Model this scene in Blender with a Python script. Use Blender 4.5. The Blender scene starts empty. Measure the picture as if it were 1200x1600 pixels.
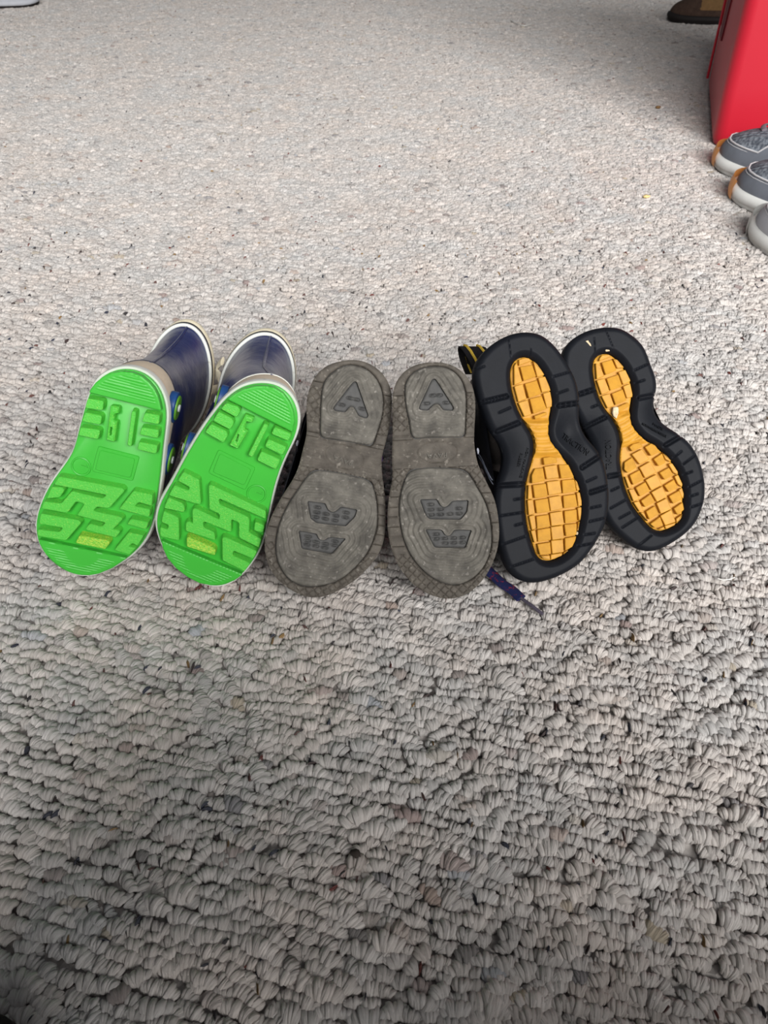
import bpy, bmesh, math, random
import numpy as np
from math import sin, cos, tan, radians, pi, sqrt, atan2
from mathutils import Matrix, Vector

random.seed(4)
rng = np.random.default_rng(7)
S = bpy.context.scene
COL = S.collection

# ------------------------------------------------------------------ camera
CAM_H, CAM_DEP, FPX = 0.42, radians(40), 1250.0
cd = bpy.data.cameras.new('camera')
cam = bpy.data.objects.new('camera', cd)
COL.objects.link(cam)
cam.location = (0, 0, CAM_H)
cam.rotation_euler = (pi / 2 - CAM_DEP, 0, 0)
cd.sensor_fit = 'VERTICAL'
cd.sensor_height = 24.0
cd.sensor_width = 18.0
cd.lens = FPX / 1600 * 24.0
cd.clip_start = 0.01
cd.dof.use_dof = True
cd.dof.focus_distance = 0.56
cd.dof.aperture_fstop = 16
S.camera = cam

# ------------------------------------------------------------------ light
S.view_settings.view_transform = 'Standard'
S.view_settings.look = 'None'
S.view_settings.exposure = 0.0
S.view_settings.gamma = 1.0
S.view_settings.use_curve_mapping = False
W = bpy.data.worlds.new('room_light')
S.world = W
W.use_nodes = True
bg = W.node_tree.nodes['Background']
bg.inputs[0].default_value = (0.93, 0.95, 1.0, 1)
bg.inputs[1].default_value = 0.13


def area(name, loc, target, sx, sy, power, col):
    d = bpy.data.lights.new(name, 'AREA')
    d.shape = 'RECTANGLE'
    d.size, d.size_y, d.energy, d.color = sx, sy, power, col
    o = bpy.data.objects.new(name, d)
    COL.objects.link(o)
    o.location = loc
    o.rotation_euler = (Vector(target) - Vector(loc)).to_track_quat('-Z', 'Y').to_euler()
    return o


area('window_light', (0.8, -2.7, 2.25), (0.25, 0.9, 0.0), 3.7, 1.8, 450, (1.0, 0.992, 0.98))

# ------------------------------------------------------------------ pixel <-> place helpers
FW = np.array([0, cos(CAM_DEP), -sin(CAM_DEP)])
RT = np.array([1.0, 0, 0])
UP = np.cross(RT, FW)
CP = np.array([0, 0, CAM_H])


def ray(px, py):
    d = FW * FPX + RT * (px - 600) + UP * (800 - py)
    return d / np.linalg.norm(d)


def onz(px, py, z=0.0):
    d = ray(px, py)
    return CP + d * ((z - CAM_H) / d[2])


class Plane:
    """The plane of a shoe's sole: u across, v towards the heel, w out of the sole."""

    def __init__(s, toe, heel, ztoe, tilt, yaw):
        s.O = onz(toe[0], toe[1], ztoe)
        E, ph = radians(90 - tilt), radians(yaw)
        s.n = np.array([sin(ph) * cos(E), -cos(ph) * cos(E), sin(E)])
        h = s.hit(*heel) - s.O
        s.L = np.linalg.norm(h)
        s.v = h / s.L
        s.u = np.cross(s.v, s.n)

    def hit(s, px, py, w=0.0):
        d = ray(px, py)
        return CP + d * (np.dot(s.O + s.n * w - CP, s.n) / np.dot(d, s.n))

    def loc(s, px, py, w=0.0):
        q = s.hit(px, py, w) - s.O
        return np.array([np.dot(q, s.u), np.dot(q, s.v)])

    def matrix(s):
        m = Matrix.Identity(4)
        for i in range(3):
            m[i][0], m[i][1], m[i][2], m[i][3] = s.u[i], s.v[i], s.n[i], s.O[i]
        return m

    def crop(s, org, sc, pts, w=0.0):
        return np.array([s.loc(org[0] + x / sc, org[1] + y / sc, w) for x, y in pts])


# ------------------------------------------------------------------ materials
def new_mat(name, col, rough=0.6, spec=0.4, **k):
    m = bpy.data.materials.new(name)
    m.use_nodes = True
    nt = m.node_tree
    b = nt.nodes['Principled BSDF']
    b.inputs['Roughness'].default_value = rough
    b.inputs['Specular IOR Level'].default_value = spec
    if k.get('coat'):
        b.inputs['Coat Weight'].default_value = k['coat']
        b.inputs['Coat Roughness'].default_value = k.get('coat_rough', 0.15)
    c = [x for x in col] + [1]
    tc = nt.nodes.new('ShaderNodeTexCoord')
    co = tc.outputs['Object']
    n = nt.nodes.new('ShaderNodeTexNoise')
    n.inputs['Scale'].default_value = k.get('scale', 60)
    n.inputs['Detail'].default_value = k.get('detail', 6)
    n.inputs['Roughness'].default_value = 0.65
    nt.links.new(co, n.inputs['Vector'])
    r = nt.nodes.new('ShaderNodeValToRGB')
    v = k.get('var', 0.12)
    c2 = list(k['col2']) + [1] if 'col2' in k else [min(1, x * (1 + v)) for x in col] + [1]
    c1 = [x * (1 - v) for x in col] + [1] if 'col2' not in k else c
    r.color_ramp.elements[0].position = k.get('p0', 0.3)
    r.color_ramp.elements[1].position = k.get('p1', 0.7)
    r.color_ramp.elements[0].color = c1
    r.color_ramp.elements[1].color = c2
    nt.links.new(n.outputs['Fac'], r.inputs[0])
    out = r.outputs[0]
    if 'speck' in k:  # dust specks / scuffs
        n2 = nt.nodes.new('ShaderNodeTexNoise')
        n2.inputs['Scale'].default_value = k.get('speck_scale', 500)
        n2.inputs['Detail'].default_value = 3
        nt.links.new(co, n2.inputs['Vector'])
        r2 = nt.nodes.new('ShaderNodeValToRGB')
        r2.color_ramp.elements[0].position = k.get('speck_at', 0.66)
        r2.color_ramp.elements[1].position = k.get('speck_at', 0.66) + 0.16
        nt.links.new(n2.outputs['Fac'], r2.inputs[0])
        mx = nt.nodes.new('ShaderNodeMix')
        mx.data_type = 'RGBA'
        nt.links.new(r2.outputs[0], mx.inputs[0])
        nt.links.new(out, mx.inputs[6])
        mx.inputs[7].default_value = list(k['speck']) + [1]
        out = mx.outputs[2]
    nt.links.new(out, b.inputs['Base Color'])
    if k.get('bump'):
        kind = k.get('bump_kind', 'noise')
        if kind == 'dots':
            t = nt.nodes.new('ShaderNodeTexVoronoi')
            t.inputs['Scale'].default_value = k.get('bump_scale', 700)
            src = t.outputs['Distance']
        elif kind == 'wave':
            t = nt.nodes.new('ShaderNodeTexWave')
            t.bands_direction = k.get('bands', 'X')
            t.inputs['Scale'].default_value = k.get('bump_scale', 100)
            src = t.outputs['Fac']
        elif kind == 'weave':
            t = nt.nodes.new('ShaderNodeTexChecker')
            t.inputs['Scale'].default_value = k.get('bump_scale', 400)
            src = t.outputs['Fac']
        else:
            t = nt.nodes.new('ShaderNodeTexNoise')
            t.inputs['Scale'].default_value = k.get('bump_scale', 300)
            t.inputs['Detail'].default_value = 5
            src = t.outputs['Fac']
        nt.links.new(co, t.inputs['Vector'])
        bp = nt.nodes.new('ShaderNodeBump')
        bp.inputs['Strength'].default_value = k['bump']
        bp.inputs['Distance'].default_value = k.get('bump_dist', 0.0006)
        nt.links.new(src, bp.inputs['Height'])
        nt.links.new(bp.outputs[0], b.inputs['Normal'])
    return m


def lin(r, g, b):
    f = lambda x: (x / 255 / 12.92) if x / 255 <= 0.04045 else ((x / 255 + 0.055) / 1.055) ** 2.4
    return (f(r), f(g), f(b))


M = {}
M['green'] = new_mat('green_rubber', lin(62, 174, 56), 0.36, 0.35, var=0.05, scale=30)
M['green_lug'] = new_mat('green_stippled_rubber', lin(78, 186, 62), 0.5, 0.4, scale=800, detail=2, col2=lin(140, 206, 80), p0=0.56, p1=0.82, bump=0.5, bump_kind='dots', bump_scale=900, bump_dist=0.0004)
M['green_worn'] = new_mat('green_worn_yellow', lin(110, 190, 55), 0.5, 0.4, scale=700, detail=2, col2=lin(175, 205, 70), p0=0.4, p1=0.7, bump=0.9, bump_kind='dots', bump_scale=900, bump_dist=0.0004)
M['welt'] = new_mat('white_rubber', lin(208, 210, 203), 0.45, 0.4, var=0.06, scale=80, speck=lin(150, 140, 120), speck_scale=120, speck_at=0.68)
M['foxing'] = new_mat('beige_ribbed_rubber', lin(224, 208, 184), 0.6, 0.3, var=0.05, bump=0.6, bump_kind='weave', bump_scale=900, bump_dist=0.0003)
M['navy'] = new_mat('navy_rubber', lin(34, 42, 88), 0.30, 0.4, var=0.18, scale=18, coat=0.12, coat_rough=0.2, bump=0.5, bump_scale=26, bump_dist=0.005)
M['black_line'] = new_mat('black_piping', lin(28, 30, 40), 0.4, 0.4)
M['emblem_blue'] = new_mat('emblem_blue', lin(28, 66, 120), 0.4, 0.4, var=0.06)
M['emblem_green'] = new_mat('emblem_green', lin(86, 142, 40), 0.4, 0.4, var=0.06)
M['emblem_grey'] = new_mat('emblem_grey', lin(190, 196, 196), 0.4, 0.4, var=0.04)
M['lining'] = new_mat('boot_lining', lin(205, 196, 172), 0.9, 0.2, var=0.08, scale=200, bump=0.4, bump_scale=900)
M['dark_in'] = new_mat('dark_lining', lin(45, 45, 50), 0.95, 0.1, var=0.2, scale=300)
M['brown'] = new_mat('worn_grey_brown_rubber', lin(76, 73, 68), 0.72, 0.25, col2=lin(116, 112, 104), scale=75, p0=0.36, p1=0.70, speck=lin(140, 135, 128), speck_scale=330, speck_at=0.60, bump=0.5, bump_scale=900, bump_dist=0.0004)
M['brown_rim'] = new_mat('worn_brown_rim_rubber', lin(70, 65, 59), 0.7, 0.25, col2=lin(98, 92, 84), scale=130, p0=0.35, p1=0.72, speck=lin(128, 122, 113), speck_scale=300, speck_at=0.6, bump=0.5, bump_scale=900, bump_dist=0.0004)
M['brown_in'] = new_mat('dark_tread_rubber', lin(60, 60, 60), 0.6, 0.3, col2=lin(80, 79, 77), scale=200, bump=0.3, bump_scale=1200, bump_dist=0.0003)
M['charcoal'] = new_mat('charcoal_suede', lin(52, 54, 64), 0.85, 0.2, var=0.25, scale=250, bump=0.4, bump_scale=700)
M['purple'] = new_mat('purple_trim', lin(98, 60, 128), 0.7, 0.2)
M['silver'] = new_mat('silver_trim', lin(138, 140, 150), 0.6, 0.4)
M['red_dot'] = new_mat('red_stitch', lin(150, 40, 60), 0.7, 0.2)
M['black_sole'] = new_mat('black_rubber', lin(22, 24, 29), 0.58, 0.14, var=0.15, scale=60, speck=lin(38, 40, 45), speck_scale=260, speck_at=0.74, bump=0.3, bump_scale=500, bump_dist=0.0003)
M['yellow'] = new_mat('yellow_rubber', lin(196, 142, 46), 0.5, 0.25, col2=lin(176, 124, 40), scale=140, p0=0.4, p1=0.75, bump=0.25, bump_scale=500, bump_dist=0.0003)
M['black_up'] = new_mat('black_leather', lin(24, 25, 30), 0.6, 0.3, var=0.25, scale=120, bump=0.3, bump_scale=300)
M['grey_up'] = new_mat('grey_collar_fabric', lin(128, 120, 116), 0.9, 0.15, var=0.15, scale=400, bump=0.4, bump_scale=900)
M['yellow_stripe'] = new_mat('yellow_stripe', lin(196, 164, 62), 0.8, 0.2)
M['webbing'] = new_mat('black_webbing', lin(26, 24, 26), 0.85, 0.2, var=0.3, scale=500, bump=0.5, bump_kind='weave', bump_scale=1200)
M['stitch'] = new_mat('pale_stitching', lin(196, 204, 222), 0.7, 0.2)
M['cream'] = new_mat('cream_scrap', lin(206, 186, 154), 0.85, 0.15, var=0.3, scale=500, bump=0.8, bump_scale=700)
M['lace'] = new_mat('navy_lace', lin(28, 34, 72), 0.85, 0.2, col2=lin(120, 36, 52), scale=330, p0=0.55, p1=0.62, bump=0.5, bump_kind='weave', bump_scale=1100)
M['aglet'] = new_mat('clear_dark_aglet', lin(78, 72, 84), 0.25, 0.5, var=0.1, bump=0.3, bump_kind='wave', bump_scale=300)
M['red'] = new_mat('red_plastic', lin(182, 24, 44), 0.45, 0.45, var=0.03, scale=8)
M['red_slot_shade'] = new_mat('dark_red_slot_shade', lin(104, 24, 34), 0.6, 0.3)  # darkened red: the shade inside the bin's hand slot, put into the colour
M['sneaker_grey'] = new_mat('grey_synthetic', lin(112, 117, 126), 0.6, 0.3, var=0.1, scale=60, bump=0.2, bump_scale=600)
M['sneaker_mesh'] = new_mat('grey_mesh', lin(82, 88, 98), 0.85, 0.2, scale=160, col2=lin(142, 148, 156), p0=0.42, p1=0.6, bump=0.8, bump_kind='wave', bump_scale=60, bump_dist=0.002)
M['midsole'] = new_mat('white_foam', lin(216, 216, 212), 0.6, 0.3, var=0.06, scale=40, speck=lin(150, 148, 142), speck_scale=90, speck_at=0.7)
M['orange'] = new_mat('orange_rubber', lin(222, 152, 84), 0.5, 0.35, var=0.1, scale=60)
M['sneaker_trim'] = new_mat('pale_trim', lin(206, 206, 208), 0.6, 0.3)
M['lace_grey'] = new_mat('grey_lace', lin(112, 102, 110), 0.85, 0.2, var=0.15, scale=300)
M['suede_brown'] = new_mat('brown_suede', lin(74, 58, 50), 0.9, 0.15, var=0.25, scale=90, bump=0.4, bump_scale=300)
M['tan'] = new_mat('tan_panel', lin(128, 98, 64), 0.85, 0.2, var=0.15, scale=90)
M['dark_sole'] = new_mat('dark_brown_sole', lin(30, 25, 24), 0.7, 0.3)
M['pale_grey'] = new_mat('pale_grey_leather', lin(176, 178, 184), 0.6, 0.3, var=0.06)
M['crumb'] = new_mat('yellow_crumb', lin(228, 200, 140), 0.8, 0.2)
M['thread'] = new_mat('white_thread', lin(226, 224, 218), 0.8, 0.2)
M['fluff'] = new_mat('dark_fluff', lin(58, 52, 48), 0.95, 0.1)
M['trouser'] = new_mat('black_cloth', lin(16, 16, 18), 0.95, 0.1, var=0.2, scale=200, bump=0.3, bump_scale=800)
M['shirt'] = new_mat('dark_knit', lin(30, 32, 38), 0.95, 0.1, var=0.2, scale=200)
M['skin'] = new_mat('skin', lin(206, 160, 136), 0.55, 0.35, var=0.04, scale=40)
M['hair'] = new_mat('brown_hair', lin(58, 42, 32), 0.6, 0.3, var=0.3, scale=90)

# carpet materials
m = bpy.data.materials.new('berber_wool')
m.use_nodes = True
nt = m.node_tree
b = nt.nodes['Principled BSDF']
b.inputs['Roughness'].default_value = 0.95
b.inputs['Specular IOR Level'].default_value = 0.1
b.inputs['Sheen Weight'].default_value = 0.15
at = nt.nodes.new('ShaderNodeAttribute')
at.attribute_type = 'INSTANCER'
at.attribute_name = 'tint'
uvn = nt.nodes.new('ShaderNodeAttribute')
uvn.attribute_name = 'fib'
mp = nt.nodes.new('ShaderNodeMapping')
mp.inputs['Scale'].default_value = (7.0, 1.5, 1.0)
nt.links.new(uvn.outputs['Vector'], mp.inputs['Vector'])
oi = nt.nodes.new('ShaderNodeObjectInfo')
nz = nt.nodes.new('ShaderNodeTexNoise')
nz.noise_dimensions = '4D'
nz.inputs['Scale'].default_value = 1.0
nz.inputs['Detail'].default_value = 4
nz.inputs['Roughness'].default_value = 0.7
mw = nt.nodes.new('ShaderNodeMath')
mw.operation = 'MULTIPLY'
mw.inputs[1].default_value = 97.0
nt.links.new(oi.outputs['Random'], mw.inputs[0])
nt.links.new(mw.outputs[0], nz.inputs['W'])
nt.links.new(mp.outputs[0], nz.inputs['Vector'])
rp = nt.nodes.new('ShaderNodeValToRGB')
rp.color_ramp.elements[0].position = 0.3
rp.color_ramp.elements[1].position = 0.66
rp.color_ramp.elements[0].color = (0.62, 0.61, 0.60, 1)
rp.color_ramp.elements[1].color = (1.08, 1.08, 1.08, 1)
nt.links.new(nz.outputs['Fac'], rp.inputs[0])
mx = nt.nodes.new('ShaderNodeMix')
mx.data_type = 'RGBA'
mx.blend_type = 'MULTIPLY'
mx.inputs[0].default_value = 1
nt.links.new(at.outputs['Color'], mx.inputs[6])
nt.links.new(rp.outputs[0], mx.inputs[7])
nt.links.new(mx.outputs[2], b.inputs['Base Color'])
bp = nt.nodes.new('ShaderNodeBump')
bp.inputs['Strength'].default_value = 0.85
bp.inputs['Distance'].default_value = 0.0016
nt.links.new(nz.outputs['Fac'], bp.inputs['Height'])
nt.links.new(bp.outputs[0], b.inputs['Normal'])
M['wool'] = m
M['backing'] = new_mat('carpet_backing', lin(176, 170, 165), 0.95, 0.1, var=0.22, scale=160, bump=1.0, bump_kind='dots', bump_scale=125, bump_dist=0.005)


# ------------------------------------------------------------------ object helpers
def link_mesh(name, verts, faces, mat, parent=None, smooth=True, sharp=None):
    me = bpy.data.meshes.new(name)
    me.from_pydata([tuple(map(float, v)) for v in verts], [], [tuple(map(int, f)) for f in faces])
    me.update()
    if smooth:
        me.shade_smooth()
        if sharp:
            me.set_sharp_from_angle(angle=radians(sharp))
    o = bpy.data.objects.new(name, me)
    COL.objects.link(o)
    if mat is not None:
        me.materials.append(M[mat] if isinstance(mat, str) else mat)
    if parent is not None:
        o.parent = parent
    return o


def tag(o, label=None, cat=None, group=None, kind=None):
    if label:
        o['label'] = label
    if cat:
        o['category'] = cat
    if group:
        o['group'] = group
    if kind:
        o['kind'] = kind
    return o


def thing(name, label, cat, matrix, group=None):
    o = bpy.data.objects.new(name, None)
    o.empty_display_size = 0.02
    COL.objects.link(o)
    o.matrix_world = matrix
    return tag(o, label, cat, group)


# ------------------------------------------------------------------ 2-D shapes
def spline(P, sub=8, closed=True):
    P = np.asarray(P, float)
    n = len(P)
    out = []
    for i in range(n if closed else n - 1):
        if closed:
            p0, p1, p2, p3 = P[(i - 1) % n], P[i], P[(i + 1) % n], P[(i + 2) % n]
        else:
            p0, p1, p2, p3 = P[max(i - 1, 0)], P[i], P[i + 1], P[min(i + 2, n - 1)]
        for k in range(sub):
            t = k / sub
            out.append(0.5 * ((2 * p1) + (p2 - p0) * t + (2 * p0 - 5 * p1 + 4 * p2 - p3) * t * t + (3 * p1 - p0 - 3 * p2 + p3) * t ** 3))
    if not closed:
        out.append(P[-1])
    return np.array(out)


def resample(P, n):
    Q = np.vstack([P, P[:1]])
    d = np.r_[0, np.cumsum(np.linalg.norm(np.diff(Q, axis=0), axis=1))]
    t = np.linspace(0, d[-1], n, endpoint=False)
    return np.stack([np.interp(t, d, Q[:, k]) for k in range(Q.shape[1])], 1)


def signed_area(P):
    x, y = P[:, 0], P[:, 1]
    return 0.5 * np.sum(x * np.roll(y, -1) - np.roll(x, -1) * y)


def ccw(P):
    return P if signed_area(P) > 0 else P[::-1]


def inset(P, d):
    P = ccw(np.asarray(P, float))
    a = P - np.roll(P, 1, 0)
    b_ = np.roll(P, -1, 0) - P
    a /= np.linalg.norm(a, axis=1)[:, None] + 1e-12
    b_ /= np.linalg.norm(b_, axis=1)[:, None] + 1e-12
    na = np.stack([-a[:, 1], a[:, 0]], 1)
    nb = np.stack([-b_[:, 1], b_[:, 0]], 1)
    m_ = na + nb
    l = np.maximum(np.sum(m_ * nb, 1), 0.55)
    return P + m_ / l[:, None] * d


def smooth_inset(P, d, n=200, it=6):
    Q = resample(ccw(P), n)
    for k in range(4):
        Q = inset(Q, d / 4)
        for j in range(it):
            Q = 0.5 * Q + 0.25 * (np.roll(Q, 1, 0) + np.roll(Q, -1, 0))
        Q = resample(Q, n)
    return Q


def hull(P):
    P = sorted(map(tuple, P))

    def half(Q):
        h = []
        for p in Q:
            while len(h) > 1 and (h[-1][0] - h[-2][0]) * (p[1] - h[-2][1]) - (h[-1][1] - h[-2][1]) * (p[0] - h[-2][0]) <= 0:
                h.pop()
            h.append(p)
        return h[:-1]
    return np.array(half(P) + half(P[::-1]))


def round_poly(P, r):
    """Corners cut with a small arc of about r."""
    P = np.asarray(P, float)
    out = []
    n = len(P)
    for i in range(n):
        a, b_, c = P[i - 1], P[i], P[(i + 1) % n]
        la, lc = np.linalg.norm(a - b_), np.linalg.norm(c - b_)
        ra, rc = min(r, la * 0.4), min(r, lc * 0.4)
        p, q = b_ + (a - b_) / (la + 1e-9) * ra, b_ + (c - b_) / (lc + 1e-9) * rc
        out += [p, 0.25 * p + 0.5 * b_ + 0.25 * q, q]
    return np.array(out)


def seg_dist(X, A, B):
    """Distance of every point of X to the nearest of the segments A-B."""
    best = np.full(len(X), 1e9)
    for a, b_ in zip(A, B):
        d = b_ - a
        t = np.clip(((X - a) @ d) / (d @ d + 1e-15), 0, 1)
        q = X - a - t[:, None] * d
        best = np.minimum(best, np.einsum('ij,ij->i', q, q))
    return np.sqrt(best)


def nearest_on(X, P):
    A, B = P, np.roll(P, -1, 0)
    best = np.full(len(X), 1e9)
    res = X.copy()
    for a, b_ in zip(A, B):
        d = b_ - a
        t = np.clip(((X - a) @ d) / (d @ d + 1e-15), 0, 1)
        q = a + t[:, None] * d
        e = np.sum((X - q) ** 2, 1)
        m_ = e < best
        best[m_] = e[m_]
        res[m_] = q[m_]
    return res, np.sqrt(best)


def inside(X, P):
    x, y = X[:, 0], X[:, 1]
    r = np.zeros(len(X), bool)
    x1, y1 = P[-1]
    for x2, y2 in P:
        c = ((y1 > y) != (y2 > y))
        xi = (x2 - x1) * (y - y1) / (y2 - y1 + 1e-18) + x1
        r ^= c & (x < xi)
        x1, y1 = x2, y2
    return r


def sdf(X, P):
    d = seg_dist(X, P, np.roll(P, -1, 0))
    return np.where(inside(X, P), d, -d)


def heightfield(name, outer, holes, hfun, base, mat, parent, pitch=0.0006, sharp=40):
    """A moulded plate: fine grid inside OUTER minus HOLES, height from hfun, with side walls down to base."""
    outer = resample(ccw(outer), 220)
    holes = [resample(ccw(h), 160) for h in holes]
    lo, hi = outer.min(0) - pitch, outer.max(0) + pitch
    xs, ys = np.arange(lo[0], hi[0], pitch), np.arange(lo[1], hi[1], pitch)
    gx, gy = np.meshgrid(xs, ys)
    X = np.stack([gx.ravel(), gy.ravel()], 1)
    ok = inside(X, outer)
    for h in holes:
        ok &= ~inside(X, h)
    nx = len(xs)
    K = ok.reshape(gx.shape)
    cell = K[:-1, :-1] & K[1:, :-1] & K[:-1, 1:] & K[1:, 1:]
    iy, ix = np.nonzero(cell)
    a = iy * nx + ix
    F = np.stack([a, a + 1, a + nx + 1, a + nx], 1)
    used, inv = np.unique(F, return_inverse=True)
    F = inv.reshape(F.shape)
    V = X[used]
    E = np.vstack([F[:, [0, 1]], F[:, [1, 2]], F[:, [2, 3]], F[:, [3, 0]]])
    key = np.minimum(E[:, 0], E[:, 1]) * len(V) + np.maximum(E[:, 0], E[:, 1])
    uq, idx, cnt = np.unique(key, return_index=True, return_counts=True)
    BE = E[idx[cnt == 1]]
    bv = np.unique(BE)
    snap, best = V[bv].copy(), np.full(len(bv), 1e9)
    for P in [outer] + holes:
        q, d = nearest_on(V[bv], P)
        m_ = d < best
        snap[m_], best[m_] = q[m_], d[m_]
    V[bv] = snap
    Z = hfun(V, sdf(V, outer), [-sdf(V, h) for h in holes])
    verts = np.column_stack([V, Z])
    n0 = len(verts)
    mapb = {int(v): n0 + i for i, v in enumerate(bv)}
    low = np.column_stack([V[bv], np.full(len(bv), base)])
    verts = np.vstack([verts, low])
    walls = [(int(e[1]), int(e[0]), mapb[int(e[0])], mapb[int(e[1])]) for e in BE]
    return link_mesh(name, verts, F.tolist() + walls, mat, parent, True, sharp)


def prism(name, P, w0, w1, mat, parent, bev=0.0004, slope=(0, 0), flare=0.0, draft=0.0):
    """A moulded block on the sole: polygon P (its top face) from w0 up to w1 with a small bevel and flared foot."""
    P = ccw(np.asarray(P, float))
    c = P.mean(0)
    rings = []
    foot = inset(P, -flare) if flare else P
    foot = foot + np.array([0, draft])
    for Q, w in ((foot, w0), (P, w1 - bev), (inset(P, bev), w1)):
        z = w + ((Q - c) @ np.array(slope) if w > w0 else 0)
        rings.append(np.column_stack([Q, np.full(len(Q), w) if np.isscalar(z) else z]))
    n = len(P)
    V = np.vstack(rings)
    F = []
    for k in range(2):
        for i in range(n):
            j = (i + 1) % n
            F.append((k * n + i, k * n + j, (k + 1) * n + j, (k + 1) * n + i))
    F.append(tuple(range(2 * n, 3 * n)))
    return link_mesh(name, V, F, mat, parent, True, 30)


def loft(name, rings, mat, parent, cap0=False, cap1=False, sharp=60, closed=True):
    n = len(rings[0])
    V = np.vstack(rings)
    F = []
    for k in range(len(rings) - 1):
        for i in range(n if closed else n - 1):
            j = (i + 1) % n
            F.append((k * n + i, (k + 1) * n + i, (k + 1) * n + j, k * n + j))
    if cap0:
        F.append(tuple(range(n)))
    if cap1:
        F.append(tuple(range((len(rings) - 1) * n, len(rings) * n))[::-1])
    o = link_mesh(name, V, F, mat, parent, True, sharp)
    bm = bmesh.new()
    bm.from_mesh(o.data)
    bmesh.ops.recalc_face_normals(bm, faces=bm.faces)
    bm.to_mesh(o.data)
    bm.free()
    return o


def tube(name, P, r, mat, parent=None, n=8, closed=False, flat=1.0, flatdir=None):
    P = np.asarray(P, float)
    N = len(P)
    rings = []
    up = np.array(flatdir if flatdir is not None else (0.13, 0.21, 0.97), float)
    for i in range(N):
        if closed:
            t = P[(i + 1) % N] - P[i - 1]
        else:
            t = P[min(i + 1, N - 1)] - P[max(i - 1, 0)]
        t /= np.linalg.norm(t) + 1e-12
        s_ = np.cross(t, up)
        s_ /= np.linalg.norm(s_) + 1e-12
        q = np.cross(s_, t)
        rr = r[i] if hasattr(r, '__len__') else r
        a = np.linspace(0, 2 * pi, n, endpoint=False)
        rings.append(P[i] + rr * (np.cos(a)[:, None] * s_ + flat * np.sin(a)[:, None] * q))
    if closed:
        rings.append(rings[0])
    return loft(name, rings, mat, parent, not closed, not closed, 50)


def ellipse(cx, cy, a, b_, ang=0, n=32):
    t = np.linspace(0, 2 * pi, n, endpoint=False)
    x, y = a * np.cos(t), b_ * np.sin(t)
    return np.stack([cx + x * cos(ang) - y * sin(ang), cy + x * sin(ang) + y * cos(ang)], 1)


def lettering(name, text, p0, p1, w, depth, mat, parent, height=None, zf=None):
    """Moulded letters from p0 to p1 (local u, v) on the sole, raised by depth above w."""
    cu = bpy.data.curves.new(name, 'FONT')
    cu.body = text
    cu.align_x = 'LEFT'
    cu.size = 1.0
    cu.extrude = 0.5
    cu.resolution_u = 3
    tmp = bpy.data.objects.new(name, cu)
    COL.objects.link(tmp)
    bpy.context.view_layer.update()
    me = bpy.data.meshes.new_from_object(tmp.evaluated_get(bpy.context.evaluated_depsgraph_get()))
    bpy.data.objects.remove(tmp)
    co = np.array([v.co for v in me.vertices])
    x0, x1 = co[:, 0].min(), co[:, 0].max()
    p0, p1 = np.array(p0, float), np.array(p1, float)
    L = np.linalg.norm(p1 - p0)
    ex = (p1 - p0) / L
    ey = np.array([-ex[1], ex[0]])
    sx = L / (x1 - x0)
    y0, y1 = co[:, 1].min(), co[:, 1].max()
    sy = (height / (y1 - y0)) if height else sx
    qs = []
    for c in co:
        q = p0 + ex * (c[0] - x0) * sx + ey * (c[1] - y0) * sy
        qs.append((q[0], q[1], depth * (c[2] + 0.5)))
    qs = np.array(qs)
    zz = zf(qs[:, :2]) if zf else np.full(len(qs), w)
    for v, q, z in zip(me.vertices, qs, zz):
        v.co = (q[0], q[1], q[2] + z)
    me.materials.clear()
    me.materials.append(M[mat])
    o = bpy.data.objects.new(name, me)
    COL.objects.link(o)
    o.parent = parent
    return o


# ------------------------------------------------------------------ shoe uppers
def upper_rings(outline, slices, n=96):
    """Cross-sections of an upper, stacked away from the sole. slice = (w, v0, v1, width, roundness)."""
    P = resample(ccw(outline), n)
    k = int(np.argmax(P[:, 1]))
    P = np.roll(P, -k, 0)
    va, vb = P[:, 1].min(), P[:, 1].max()
    Lv = vb - va
    hm = P[:, 1] > va + 0.6 * Lv
    uc = 0.5 * (P[hm, 0].max() + P[hm, 0].min())
    hw = 0.5 * (P[hm, 0].max() - P[hm, 0].min())
    rings = []
    t = np.linspace(0, 2 * pi, n, endpoint=False) + pi / 2
    for w, f0, f1, sw, rd in slices:
        a, b_ = va + f0 * Lv, va + f1 * Lv
        Q = P.copy()
        Q[:, 1] = a + (P[:, 1] - va) * (b_ - a) / Lv
        frac = (P[:, 1] - va) / Lv
        cen = np.interp(frac, [0, 1], [np.mean(P[P[:, 1] < va + 0.35 * Lv, 0]), uc])
        mid = cen * (1 - rd) + uc * rd
        Q[:, 0] = mid + (P[:, 0] - cen) * sw
        Eps = np.stack([uc + hw * sw * np.cos(t), 0.5 * (a + b_) + 0.5 * (b_ - a) * np.sin(t)], 1)
        R = Q * (1 - rd) + Eps * rd
        rings.append(np.column_stack([R, np.full(n, w)]))
    return rings


def at_side(rg, v, sd):
    """The point of a cross-section at length v on the flank sd (-1 or 1)."""
    m_ = (rg[:, 0] - rg[:, 0].mean()) * sd > 0
    q = rg[m_]
    q = q[np.argsort(q[:, 1])]
    return np.array([np.interp(v, q[:, 1], q[:, k]) if k != 1 else np.clip(v, q[0, 1], q[-1, 1]) for k in range(3)])


def refine(slices, sub=4):
    return [tuple(r) for r in spline(np.array(slices, float), sub, closed=False)]


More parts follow.
